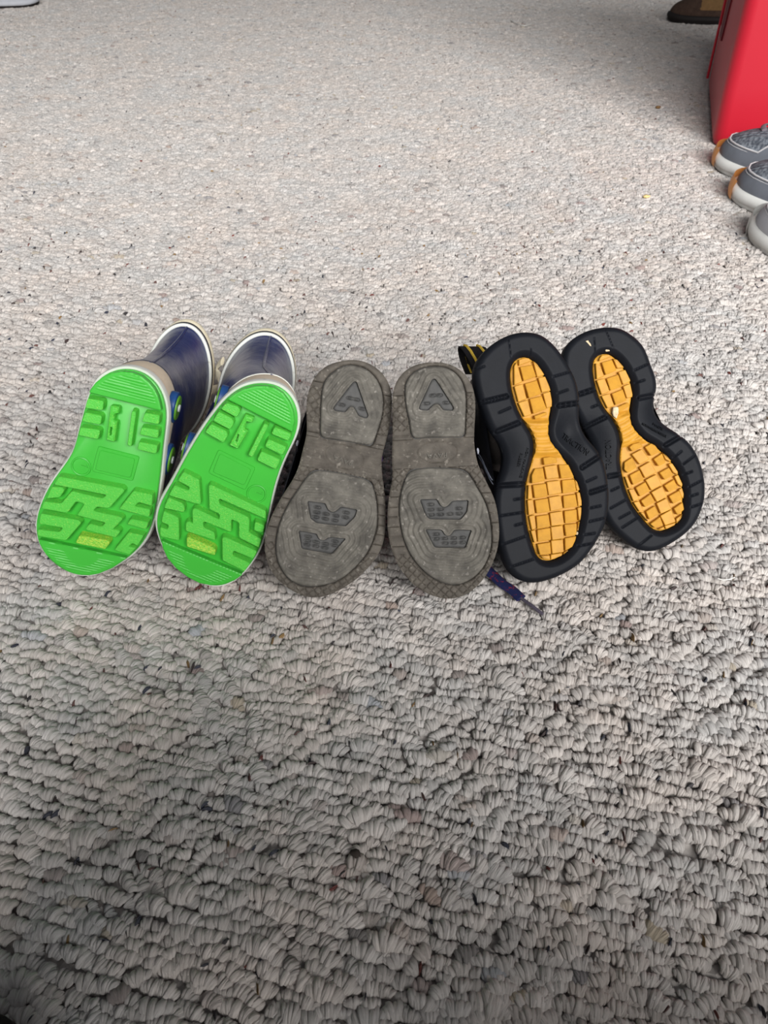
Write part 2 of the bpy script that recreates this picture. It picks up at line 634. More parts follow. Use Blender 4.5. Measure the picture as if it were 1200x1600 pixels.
# ================================================================== STRUCTURE: the carpeted floor
fl = link_mesh('floor', [(-5, -3, 0), (5, -3, 0), (5, 6, 0), (-5, 6, 0), (-5, -3, -0.05), (5, -3, -0.05), (5, 6, -0.05), (-5, 6, -0.05)],
               [(0, 1, 2, 3), (7, 6, 5, 4), (0, 4, 5, 1), (1, 5, 6, 2), (2, 6, 7, 3), (3, 7, 4, 0)], 'backing', smooth=False)
tag(fl, kind='structure')

# ---- berber loops: six tuft shapes are spread over the floor as one countless pile
PILE = 0.0062


def loop_shape(seed, na=8, nr=6):
    """One tuft: a few thick yarn loops fanned side by side (mm units, rows run along x)."""
    r_ = np.random.default_rng(seed)
    V, F, U = [], [], []
    k = (5, 6, 7, 6, 5, 7)[seed % 6]
    for q in range(k):
        c = q - (k - 1) / 2
        cn = c / ((k - 1) / 2)
        x0 = c * 1.75 + r_.uniform(-0.35, 0.35)
        yaw = -cn * radians(26) + r_.uniform(-0.18, 0.18)
        hgt = 5.4 * (1 - 0.26 * cn * cn) + r_.uniform(-0.45, 0.45)
        ln = 4.9 * (1 - 0.26 * cn * cn) + r_.uniform(-0.55, 0.55)
        yo = r_.uniform(-0.6, 0.6)
        r0 = r_.uniform(1.35, 1.75)
        lean = r_.uniform(-0.5, 0.5) + cn * 0.6
        o0 = len(V)
        sid = r_.uniform(0, 40)
        for i in range(na + 1):
            t = i / na
            a = pi * (0.04 + 0.92 * t)
            cy, cz = -cos(a) * (ln - 1.4), sin(a) ** 0.8 * (hgt - 1.5)
            rad = r0 * (0.78 + 0.30 * sin(pi * t) ** 0.8) * (1 + r_.uniform(-0.06, 0.06))
            for j in range(nr):
                ph = 2 * pi * j / nr
                lx = rad * cos(ph) + lean * sin(a)
                ly = cy - sin(ph) * rad * 0.85 * cos(a)
                lz = cz + sin(ph) * rad * 0.85 * sin(a)
                V.append((x0 + lx * cos(yaw) - ly * sin(yaw), yo + lx * sin(yaw) + ly * cos(yaw), max(-0.5, lz)))
                U.append((abs(j / nr * 2 - 1), t, sid))
        for i in range(na):
            for j in range(nr):
                n_ = (j + 1) % nr
                F.append((o0 + i * nr + j, o0 + i * nr + n_, o0 + (i + 1) * nr + n_, o0 + (i + 1) * nr + j))
    return V, F, U


def value_noise(x, y, seed):
    """Smooth random field on numpy arrays."""
    xi, yi = np.floor(x).astype(np.int64), np.floor(y).astype(np.int64)
    fx, fy = x - xi, y - yi
    fx, fy = fx * fx * (3 - 2 * fx), fy * fy * (3 - 2 * fy)

    def h(a, b__):
        n = (a * 374761393 + b__ * 668265263 + seed * 974634777) & 0x7fffffff
        n = ((n ^ (n >> 13)) * 1274126177) & 0x7fffffff
        return ((n ^ (n >> 16)) & 0xffff) / 65535.0
    return (h(xi, yi) * (1 - fx) + h(xi + 1, yi) * fx) * (1 - fy) + (h(xi, yi + 1) * (1 - fx) + h(xi + 1, yi + 1) * fx) * fy


row, step = 0.0068, 0.0090
ang = radians(-15)
us, vs = np.arange(-3.6, 3.6, step), np.arange(-1.6, 4.8, row)
gu, gv = np.meshgrid(us, vs)
gu = gu + (np.arange(len(vs)) % 2)[:, None] * step * 0.5
gu, gv = gu.ravel(), gv.ravel()
gu = gu + rng.normal(0, step * 0.14, len(gu)) + (value_noise(gu / 0.05, gv / row, 5) - 0.5) * step * 0.8
gv = gv + (value_noise(gu / 0.028, gv / 0.02, 3) - 0.5) * row * 0.75 + (value_noise(gu / 0.012, gv / row, 4) - 0.5) * row * 0.55
X = gu * cos(ang) - gv * sin(ang)
Y = gu * sin(ang) + gv * cos(ang)
half = 0.75 + 0.48 * np.abs(Y)
keep = (Y > -0.55) & (Y < 3.6) & (np.abs(X) < half)
X, Y, gu, gv = X[keep], Y[keep], gu[keep], gv[keep]
n = len(X)
big = np.exp(rng.normal(0, 0.13, n))
sc = np.stack([big * (1 + rng.normal(0, 0.10, n)), big * (1.04 + rng.normal(0, 0.10, n)), big * (1 + rng.normal(0, 0.12, n))], 1) * 0.001
rot = np.stack([rng.normal(0, 0.16, n), rng.normal(0, 0.14, n), ang + rng.normal(0, 0.22, n) + (value_noise(gu / 0.03, gv / 0.03, 21) - 0.5) * 1.0], 1)
base = np.array(lin(207, 201, 196))
tint = np.ones((n, 3)) * base
t1 = value_noise(X / 0.05, Y / 0.05, 31) - 0.5
t2 = value_noise(X / 0.016, Y / 0.012, 32) - 0.5
warm, cool = np.array([0.10, -0.01, -0.09]), np.array([-0.05, 0.0, 0.06])
tint *= 1 + (t1 * 0.5 + t2 * 0.5)[:, None] * warm + (t2 * 0.7)[:, None] * 0.16 + rng.normal(0, 0.07, n)[:, None]
fl_cols = [lin(*c) for c in ((92, 70, 66), (84, 86, 98), (150, 118, 100), (128, 92, 88), (60, 58, 60), (168, 150, 116), (150, 160, 172), (176, 160, 150))]
pick = rng.random(n) < 0.05
idx = rng.integers(0, len(fl_cols), n)
mixf = rng.uniform(0.15, 0.6, n)
for i in np.nonzero(pick)[0]:
    tint[i] = tint[i] * (1 - mixf[i]) + np.array(fl_cols[idx[i]]) * mixf[i]
# a lower filling layer between the rows
nl = n // 3
li = rng.integers(0, n, nl)
X2, Y2 = X[li] + rng.normal(0, 0.004, nl), Y[li] + rng.normal(0, 0.004, nl)
sc2 = sc[li] * np.array([0.8, 0.8, 0.72])
rot2, tint2 = rot[li] + rng.normal(0, 0.4, (nl, 3)) * np.array([0.2, 0.2, 1]), tint[li] * 0.97
# thin dark strands lying between the loops
nf = n // 10
fi = rng.integers(0, n, nf)
fi = fi[(Y[fi] < 1.1) | (rng.random(nf) < 0.22)]
nf = len(fi)
fx, fy = X[fi] + rng.normal(0, 0.004, nf), Y[fi] + rng.normal(0, 0.003, nf)
fsc = np.stack([rng.uniform(0.08, 0.15, nf), rng.uniform(0.6, 1.0, nf), rng.uniform(0.98, 1.12, nf)], 1) * 0.001
frot = np.stack([np.zeros(nf), np.zeros(nf), ang + rng.normal(0, 0.5, nf)], 1)
dk = [lin(*c) for c in ((76, 62, 60), (64, 68, 84), (130, 66, 58), (66, 62, 64), (160, 128, 80), (120, 86, 80), (60, 62, 76))]
ft = np.array([dk[i] for i in rng.integers(0, len(dk), nf)])
X, Y = np.r_[X, fx, X2], np.r_[Y, fy, Y2]
sc, rot, tint = np.vstack([sc, fsc, sc2]), np.vstack([rot, frot, rot2]), np.vstack([tint, ft, tint2])
n = len(X)

tv, tf, tu, tk = [], [], [], []
for s_ in range(6):
    V, F, U = loop_shape(42 + s_)
    o0 = len(tv)
    tv += V
    tf += [tuple(o0 + i for i in f) for f in F]
    tu += U
    tk += [s_ + 1] * len(V)
nt_ = len(tv)
me = bpy.data.meshes.new('carpet_pile')
allv = np.vstack([np.array(tv), np.column_stack([X, Y, np.full(n, 0.0002)])])
me.from_pydata(allv.tolist(), [], tf)
me.shade_smooth()


def attr(nm, typ, arr):
    a = me.attributes.new(nm, typ, 'POINT')
    key = {'INT': 'value', 'FLOAT_VECTOR': 'vector', 'FLOAT_COLOR': 'color'}[typ]
    a.data.foreach_set(key, np.ascontiguousarray(arr).ravel())


attr('cls', 'INT', np.r_[np.array(tk), np.zeros(n)].astype(np.int32))
attr('fib', 'FLOAT_VECTOR', np.vstack([np.array(tu), np.zeros((n, 3))]).astype(np.float32))
attr('psc', 'FLOAT_VECTOR', np.vstack([np.ones((nt_, 3)), sc]).astype(np.float32))
attr('prt', 'FLOAT_VECTOR', np.vstack([np.zeros((nt_, 3)), rot]).astype(np.float32))
attr('ptint', 'FLOAT_COLOR', np.vstack([np.ones((nt_, 4)), np.column_stack([np.clip(tint, 0, 1), np.ones(n)])]).astype(np.float32))
pile = bpy.data.objects.new('carpet_pile', me)
COL.objects.link(pile)
me.materials.append(M['wool'])
tag(pile, 'speckled beige and grey looped pile of the berber carpet', 'carpet', kind='stuff')
g = bpy.data.node_groups.new('loops', 'GeometryNodeTree')
g.interface.new_socket('Geometry', in_out='INPUT', socket_type='NodeSocketGeometry')
g.interface.new_socket('Geometry', in_out='OUTPUT', socket_type='NodeSocketGeometry')
N, Lk = g.nodes, g.links
gi, go = N.new('NodeGroupInput'), N.new('NodeGroupOutput')


def named(nm, typ):
    a = N.new('GeometryNodeInputNamedAttribute')
    a.data_type = typ
    a.inputs[0].default_value = nm
    return a.outputs[0]


def pick_class(k):
    c = N.new('FunctionNodeCompare')
    c.data_type = 'INT'
    c.operation = 'EQUAL'
    Lk.new(named('cls', 'INT'), c.inputs[2])
    c.inputs[3].default_value = k
    s_ = N.new('GeometryNodeSeparateGeometry')
    s_.domain = 'POINT'
    Lk.new(gi.outputs[0], s_.inputs[0])
    Lk.new(c.outputs[0], s_.inputs[1])
    return s_.outputs[0]


g2i = N.new('GeometryNodeGeometryToInstance')
for k in (6, 5, 4, 3, 2, 1):
    Lk.new(pick_class(k), g2i.inputs[0])
iop = N.new('GeometryNodeInstanceOnPoints')
Lk.new(pick_class(0), iop.inputs['Points'])
Lk.new(g2i.outputs[0], iop.inputs['Instance'])
iop.inputs['Pick Instance'].default_value = True
rnd = N.new('FunctionNodeRandomValue')
rnd.data_type = 'INT'
rnd.inputs[4].default_value = 0
rnd.inputs[5].default_value = 5
Lk.new(rnd.outputs[2], iop.inputs['Instance Index'])
e2r = N.new('FunctionNodeEulerToRotation')
Lk.new(named('prt', 'FLOAT_VECTOR'), e2r.inputs[0])
Lk.new(e2r.outputs[0], iop.inputs['Rotation'])
Lk.new(named('psc', 'FLOAT_VECTOR'), iop.inputs['Scale'])
st = N.new('GeometryNodeStoreNamedAttribute')
st.domain = 'INSTANCE'
st.data_type = 'FLOAT_COLOR'
st.inputs['Name'].default_value = 'tint'
Lk.new(iop.outputs[0], st.inputs[0])
Lk.new(named('ptint', 'FLOAT_COLOR'), st.inputs['Value'])
Lk.new(st.outputs[0], go.inputs[0])
pile.modifiers.new('loops', 'NODES').node_group = g

# ================================================================== RAIN BOOTS
def rain_boot(pl, welt_px, lug_sets, panels, disc, pads, glyph_hole, label, side, wheels, shaft):
    t = thing('rain_boot', label, 'boot', pl.matrix(), 'pair of green soled rain boots')
    out = spline(pl.crop(*welt_px[:2], welt_px[2], -0.003), 6)
    out = smooth_inset(out, 0.0003, 160, 1)
    plate = smooth_inset(out, 0.0011, 160, 2)
    # green sole plate
    r = [np.column_stack([plate, np.full(160, w)]) for w in (-0.009, -0.0006)]
    pi_ = smooth_inset(plate, 0.0006, 160, 1)
    r.append(np.column_stack([pi_, np.zeros(160)]))
    loft('sole_plate', r, 'green', t, False, True, 40)
    # white welt round the sole
    o2 = smooth_inset(out, -0.0007, 160, 1)
    loft('welt', [np.column_stack([plate, np.full(160, -0.0035)]), np.column_stack([out, np.full(160, -0.003)]), np.column_stack([o2, np.full(160, -0.0045)]),
                  np.column_stack([o2, np.full(160, -0.0085)]), np.column_stack([smooth_inset(o2, 0.002, 160, 1), np.full(160, -0.0095)])], 'welt', t)
    # lugs
    for org, s_, polys in lug_sets:
        for kind, P in polys:
            Q = pl.crop(org, s_, P, 0.0060)
            # keep each block on the plate
            d = sdf(Q, pi_)
            near, _ = nearest_on(Q, pi_)
            bad = d < 0.0004
            cen = pi_.mean(0)
            Q[bad] = near[bad] + (cen - near[bad]) * 0.012
            Q = round_poly(Q, 0.0012)
            prism('tread_lug', Q, -0.0003, 0.0060, {'y': 'green_worn', 'g': 'green_lug'}[kind], t, 0.0004, flare=0.0006, draft=0.0008)
    # glyph block with a slot in it
    org, s_, G, slot = glyph_hole
    P = pl.crop(org, s_, G, 0.006)
    sl = pl.crop(org, s_, slot, 0.006)
    heightfield('tread_lug', round_poly(P, 0.0005), [], lambda V, d, h, sl=sl: 0.0058 - 0.0006 * np.clip(1 - d / 0.0004, 0, 1) - 0.0012 * np.exp(-((d - 0.0011) / 0.00025) ** 2) * 0.35 - 0.003 * np.clip(seg_dist(V, sl[:1], sl[1:]) < 0.0005, 0, 1), 0.0, 'green_lug', t, 0.0003)
    # ribbed heel and toe pads
    for org, s_, P, e0, e1, rb in pads:
        Q = pl.crop(org, s_, P, 0.0055)
        d = sdf(Q, plate)
        near, _ = nearest_on(Q, plate)
        bad = d < 0.0002
        Q[bad] = near[bad] + (plate.mean(0) - near[bad]) * 0.004
        a = pl.crop(org, s_, [e0, e1], 0.004)
        ex = (a[1] - a[0]) / np.linalg.norm(a[1] - a[0])
        ey = np.array([-ex[1], ex[0]])
        c0 = a.mean(0)
        sgn = 1.0 if ((Q.mean(0) - a[0]) @ ey) > 0 else -1.0

        def hf(V, d, h, a=a, ey=ey, ex=ex, sgn=sgn, rb=rb, c0=c0):
            s1 = ((V - a[0]) @ ey) * sgn
            s2 = np.abs((V - c0) @ ex)
            env = np.clip((d - 0.0022) / 0.001, 0, 1) * np.clip((s1 - rb[0]) / 0.001, 0, 1)
            if rb[1]:
                env *= np.clip((np.hypot(s1, s2) - rb[1]) / 0.001, 0, 1)
            z = 0.0055 + env * 0.0005 * (np.abs(np.sin(pi * s1 / 0.0019)) ** 0.7 - 0.6)
            return z - 0.0006 * np.clip(1 - d / 0.0005, 0, 1) ** 2
        heightfield('heel_pad' if rb[1] == 0 else 'toe_pad', spline(Q, 4) if False else resample(Q, 200), [], hf, -0.0002, 'green', t, 0.0004)
    # flat moulded frames and the size disc
    for org, s_, P, w in panels:
        prism('moulded_panel', round_poly(pl.crop(org, s_, P, 0.0), 0.0015), -0.0002, w, 'green', t, 0.0003, flare=0.0002)
    org, s_, c, rad = disc
    c = pl.crop(org, s_, [c], 0.0)[0]
    ring = np.array([[c[0] + rad * cos(a), c[1] + rad * sin(a), 0.0001] for a in np.linspace(0, 2 * pi, 40, endpoint=False)])
    dk = tube('size_disc', ring, 0.0007, 'green', t, 6, True)
    a7 = radians(-72)
    e = np.array([cos(a7), sin(a7)]) * 0.0022
    q = c + np.array([-e[1], e[0]]) * -0.0016
    lettering('size_number', '7', q - e * 0.6, q + e * 0.6, 0.0, 0.0005, 'green', dk)
    # foxing, upper, shaft
    base = smooth_inset(out, 0.0004, 160, 1)
    fox = upper_rings(base, [(-0.009, 0, 1, 1.0, 0), (-0.014, 0.0, 1.0, 1.0, 0), (-0.019, 0.01, 1.0, 0.985, 0.0), (-0.0215, 0.015, 0.995, 0.965, 0.0)], 128)
    # higher at the heel than at the sides
    for k, rg in enumerate(fox):
        v = rg[:, 1]
        f = np.clip((v - 0.62 * v.max()) / (0.38 * v.max()), 0, 1)
        rg[:, 2] -= (k / 3.0) * 0.014 * f
    loft('foxing', fox, 'foxing', t)
    top = fox[-1].copy()
    tube('foxing_piping', top, 0.0007, 'black_line' if side > 0 else 'welt', t, 6, True)
    sh = shaft
    sl_ = refine([(-0.016, 0.012, 0.995, 0.965, 0.0), (-0.026, 0.03, 0.992, 0.94, 0.0), (-0.042, 0.10, 0.985, 0.90, 0.15), (-0.060, 0.30, 0.978, 0.90, 0.55), (-0.080, 0.42, 0.972, 0.87, 0.9),
                  (-0.110, 0.43, 0.985, 0.87, 1.0), (-0.140, 0.42, 1.015, 0.88, 1.0), (-sh, 0.42, 1.055, 0.90, 1.0)], 4)
    rings = upper_rings(base, sl_, 96)
    zc = rings[-1].copy()
    cu, cv = zc[:, 0].mean(), zc[:, 1].mean()
    inner = []
    for k, f_ in ((-1, 0.97), (-3, 0.93), (-6, 0.9), (-9, 0.86), (-12, 0.8)):
        q = rings[k]
        m_ = q.mean(0)
        inner.append(m_ + (q - m_) * np.array([f_, f_, 1]))
    loft('upper', rings, 'navy', t, False, False, 70)
    loft('lining', inner, 'lining', t, False, True, 70)

    def rim(f, dz):
        return np.column_stack([cu + (zc[:, 0] - cu) * f, cv + (zc[:, 1] - cv) * f, zc[:, 2] + dz])
    tube('white_piping', rim(1.012, 0.003), 0.0016, 'welt', t, 8, True)
    tube('black_piping', rim(1.03, -0.0005), 0.0013, 'black_line', t, 8, True)
    loft('top_binding', [rim(1.02, -0.001), rim(1.08, -0.003), rim(1.085, -0.008), rim(1.02, -0.0085), rim(0.95, -0.006), rim(0.95, 0.0)], 'lining', t)
    # seam down the back of the shaft
    kb = 0
    tube('back_seam', np.array([rg[kb] + np.array([0, 0.0004, 0]) for rg in rings[6:]]), 0.0012, 'navy', t, 6)
    # pull strap at the front side of the opening
    s0 = rim(1.06, -0.004)
    k = 24 if side < 0 else 72
    p = s0[k]
    strap = np.array([p, p + [0.004 * np.sign(p[0] - cu), 0.002, -0.008], p + [0.005 * np.sign(p[0] - cu), 0.008, -0.010], p + [0.002 * np.sign(p[0] - cu), 0.014, -0.004]])
    tube('pull_strap', spline(strap, 4, False), 0.0045, 'lining', t, 10, False, 0.35, (1, 0, 0))
    # wheel emblems on the side
    K = 'emblem_blue'
    for vv, ww, a_, b_ in wheels:
        rr = min(rings, key=lambda r_: abs(r_[0, 2] - ww))
        sel = rr[(rr[:, 0] - rr[:, 0].mean()) * side > 0]
        uu = sel[np.argmin(abs(sel[:, 1] - vv)), 0]
        rr2 = min(rings, key=lambda r_: abs(r_[0, 2] - (ww + 0.008)))
        sel = rr2[(rr2[:, 0] - rr2[:, 0].mean()) * side > 0]
        uu = max(uu * side, sel[np.argmin(abs(sel[:, 1] - vv)), 0] * side) * side + 0.0012 * side
        par = None
        for nm, f, th, mt in (('wheel_emblem', 1.0, 0.002, K), ('wheel_tyre', 0.8, 0.0032, 'emblem_green'), ('wheel_hub', 0.24, 0.0042, 'emblem_grey')):
            e = ellipse(0, 0, a_ * f, b_ * f, 0, 28)
            rg = [np.column_stack([np.full(28, uu - 0.003 * side), vv + e[:, 0], ww + e[:, 1]]), np.column_stack([np.full(28, uu + (th - 0.0005) * side), vv + e[:, 0], ww + e[:, 1]]),
                  np.column_stack([np.full(28, uu + th * side), vv + e[:, 0] * 0.93, ww + e[:, 1] * 0.93])]
            ob = loft(nm, rg, mt, par or t, False, True, 40)
            par = par or ob
    return t


A_ = ((40, 560), 4.571)
H_ = ((110, 570), 7.059)
M_ = ((50, 730), 6.0)
outA = [(735, 52), (860, 85), (940, 150), (990, 230), (1020, 330), (1025, 430), (1012, 520), (1000, 620), (990, 720), (980, 820), (968, 920), (955, 1010), (940, 1100), (905, 1225), (845, 1330), (740, 1430), (620, 1502), (520, 1545),
        (450, 1557), (370, 1552), (290, 1522), (215, 1472), (140, 1402), (92, 1320), (72, 1240), (70, 1165), (88, 1080), (130, 970), (185, 870), (250, 780), (310, 700), (350, 620), (366, 540), (382, 480), (410, 380), (440, 270), (480, 180), (540, 110), (640, 63)]
lugsH = [('g', [(190, 372), (350, 398), (365, 415), (355, 505), (160, 478)]), ('g', [(160, 525), (330, 560), (345, 580), (330, 665), (125, 625)]), ('g', [(110, 690), (310, 718), (325, 740), (305, 825), (85, 778)]),
         ('g', [(675, 510), (725, 520), (670, 905), (625, 890)]),
         ('g', [(820, 530), (985, 560), (975, 660), (785, 628)]), ('g', [(785, 690), (975, 720), (965, 810), (760, 772)]), ('g', [(755, 850), (962, 890), (945, 985), (735, 935)])]
lugsM = [('g', [(250, 88), (845, 200), (868, 225), (722, 388), (608, 372), (572, 412), (835, 470), (850, 490), (755, 585), (810, 590), (825, 610), (785, 662), (500, 588), (520, 548), (545, 530), (648, 562), (690, 522), (420, 452), (490, 345), (412, 322), (330, 432), (85, 388), (112, 322), (272, 342), (372, 225), (655, 295), (700, 262), (205, 165)]),
         ('g', [(185, 185), (280, 190), (305, 215), (262, 282), (135, 298)]),
         ('g', [(80, 435), (440, 500), (460, 525), (318, 690), (52, 645), (52, 585), (255, 610), (290, 570), (65, 530)]),
         ('y', [(445, 640), (715, 690), (730, 712), (685, 770), (405, 712)]),
         ('g', [(950, 222), (1130, 262), (1122, 365), (1000, 330), (960, 368), (1108, 398), (1098, 470), (815, 392)]),
         ('g', [(925, 485), (1090, 520), (1070, 585), (890, 535)]),
         ('g', [(905, 612), (1050, 648), (1000, 752), (942, 712), (902, 748), (985, 768), (915, 828), (770, 778)])]
plG = Plane((150, 900), (201, 572), 0.014, 70, 0.5)
rain_boot(plG, (A_[0], A_[1], outA), [(H_[0], H_[1], lugsH), (M_[0], M_[1], lugsM)],
          [(H_[0], H_[1], [(310, 895), (765, 1010), (690, 1280), (240, 1170)], 0.0009), (H_[0], H_[1], [(335, 935), (720, 1030), (670, 1240), (280, 1150)], 0.0016)],
          (H_[0], H_[1], (120, 1120), 0.0062),
          [(H_[0], H_[1], [(203, 308), (215, 265), (262, 185), (340, 112), (440, 62), (560, 47), (680, 72), (780, 122), (860, 192), (920, 262), (962, 345), (985, 430), (1002, 512)], (203, 308), (1002, 512), (0.0035, 0)),
           (A_[0], A_[1], [(90, 1295), (722, 1428), (620, 1498), (520, 1540), (450, 1552), (370, 1547), (290, 1518), (215, 1468), (140, 1398), (97, 1325)], (90, 1295), (722, 1428), (0.003, 0.012))],
          (H_[0], H_[1], [(440, 450), (535, 465), (530, 540), (485, 545), (480, 620), (515, 625), (485, 855), (395, 830)], [(452, 695), (442, 770)]),
          'navy rain boot at the row end, green sole, two green wheel emblems on its side', 1,
          [(0.131, -0.020, 0.011, 0.0095), (0.094, -0.017, 0.0115, 0.010)], 0.16)

B_ = ((230, 560), 4.324)
N_ = ((240, 730), 6.0)
P_ = ((290, 580), 6.316)
outB = [(740, 148), (870, 158), (940, 195), (995, 255), (1030, 340), (1037, 430), (1010, 530), (975, 600), (930, 690), (890, 800), (862, 900), (842, 1000), (822, 1090), (798, 1200), (765, 1300), (700, 1400), (630, 1478), (540, 1532), (440, 1543), (340, 1512), (250, 1460), (170, 1382), (108, 1290), (70, 1200), (52, 1100), (70, 990), (115, 900), (165, 820), (232, 690), (300, 570), (370, 458), (440, 360), (520, 260), (620, 182)]
lugsP = [('g', [(400, 302), (520, 352), (542, 392), (505, 460), (345, 372)]), ('g', [(325, 400), (455, 465), (480, 510), (440, 580), (270, 490)]), ('g', [(250, 522), (400, 590), (420, 630), (375, 710), (190, 605)]),
         ('g', [(775, 515), (820, 535), (660, 850), (615, 830)]),
         ('g', [(880, 550), (1045, 622), (1015, 692), (845, 620)]), ('g', [(815, 670), (1000, 750), (955, 832), (780, 745)]), ('g', [(745, 790), (938, 875), (890, 972), (705, 880)])]
lugsN = [('g', [(280, 45), (428, 120), (445, 345), (415, 350), (140, 265), (195, 170), (325, 222), (340, 190), (225, 125)]),
         ('g', [(138, 285), (270, 340), (292, 375), (288, 425), (95, 385)]),
         ('g', [(95, 410), (225, 470), (238, 500), (240, 690), (62, 650), (60, 562), (130, 587), (142, 545), (72, 515)]),
         ('y', [(310, 662), (330, 655), (570, 760), (582, 785), (575, 830), (310, 745)]),
         ('g', [(515, 178), (535, 165), (1052, 412), (1052, 488), (630, 302), (612, 300), (618, 350), (880, 465), (900, 490), (895, 615), (1030, 685), (985, 755), (800, 662), (800, 520), (728, 490), (728, 612), (478, 512), (462, 520), (470, 570), (570, 612), (580, 690), (300, 598), (302, 520), (330, 508), (365, 530), (362, 398), (390, 385), (615, 495), (618, 440), (522, 395)]),
         ('g', [(950, 512), (1050, 552), (1042, 625), (940, 595)]),
         ('g', [(642, 662), (665, 655), (980, 800), (935, 865), (748, 785), (740, 830), (912, 912), (850, 985), (645, 875)])]
plH = Plane((325, 917), (415, 596), 0.014, 70, 6)
rain_boot(plH, (B_[0], B_[1], outB), [(P_[0], P_[1], lugsP), (N_[0], N_[1], lugsN)],
          [(P_[0], P_[1], [(325, 770), (690, 950), (590, 1170), (225, 1000)], 0.0009), (P_[0], P_[1], [(340, 805), (650, 965), (580, 1120), (270, 990)], 0.0016)],
          (P_[0], P_[1], (700, 1210), 0.0062),
          [(P_[0], P_[1], [(400, 265), (470, 205), (560, 155), (680, 118), (790, 125), (880, 155), (965, 220), (1030, 310), (1065, 400), (1075, 500), (1055, 605)], (400, 265), (1055, 605), (0.0035, 0)),
           (N_[0], N_[1], [(72, 690), (835, 1008), (760, 1062), (650, 1105), (540, 1112), (430, 1090), (320, 1035), (210, 950), (130, 855), (85, 760)], (72, 690), (835, 1008), (0.003, 0.012))],
          (P_[0], P_[1], [(590, 425), (680, 460), (655, 510), (600, 500), (585, 575), (620, 590), (515, 770), (430, 730)], [(520, 632), (502, 690)]),
          'navy rain boot with bright green sole, leaning beside the grey-brown soled shoe', -1,
          [(0.128, -0.020, 0.011, 0.0095), (0.090, -0.017, 0.0115, 0.010)], 0.16)


# ================================================================== GREY-BROWN SOLED SHOES
def shoe_upper(t, out, mats, slices, collar_h, ws):
    rings = upper_rings(out, refine(slices, 4), 96)
    loft('upper', rings, mats['upper'], t, False, False, 70)
    zc = rings[-1]
    cu, cv = zc[:, 0].mean(), zc[:, 1].mean()

    def rim(f, dz):
        return np.column_stack([cu + (zc[:, 0] - cu) * f, cv + (zc[:, 1] - cv) * f, zc[:, 2] + dz])
    loft('collar', [rim(1.0, 0.001), rim(1.05, -0.002), rim(1.06, -0.006), rim(1.0, -0.009), rim(0.90, -0.008), rim(0.84, -0.001), rim(0.80, 0.02), rim(0.78, 0.045)], mats['collar'], t, False, True, 80)
    return rings, rim


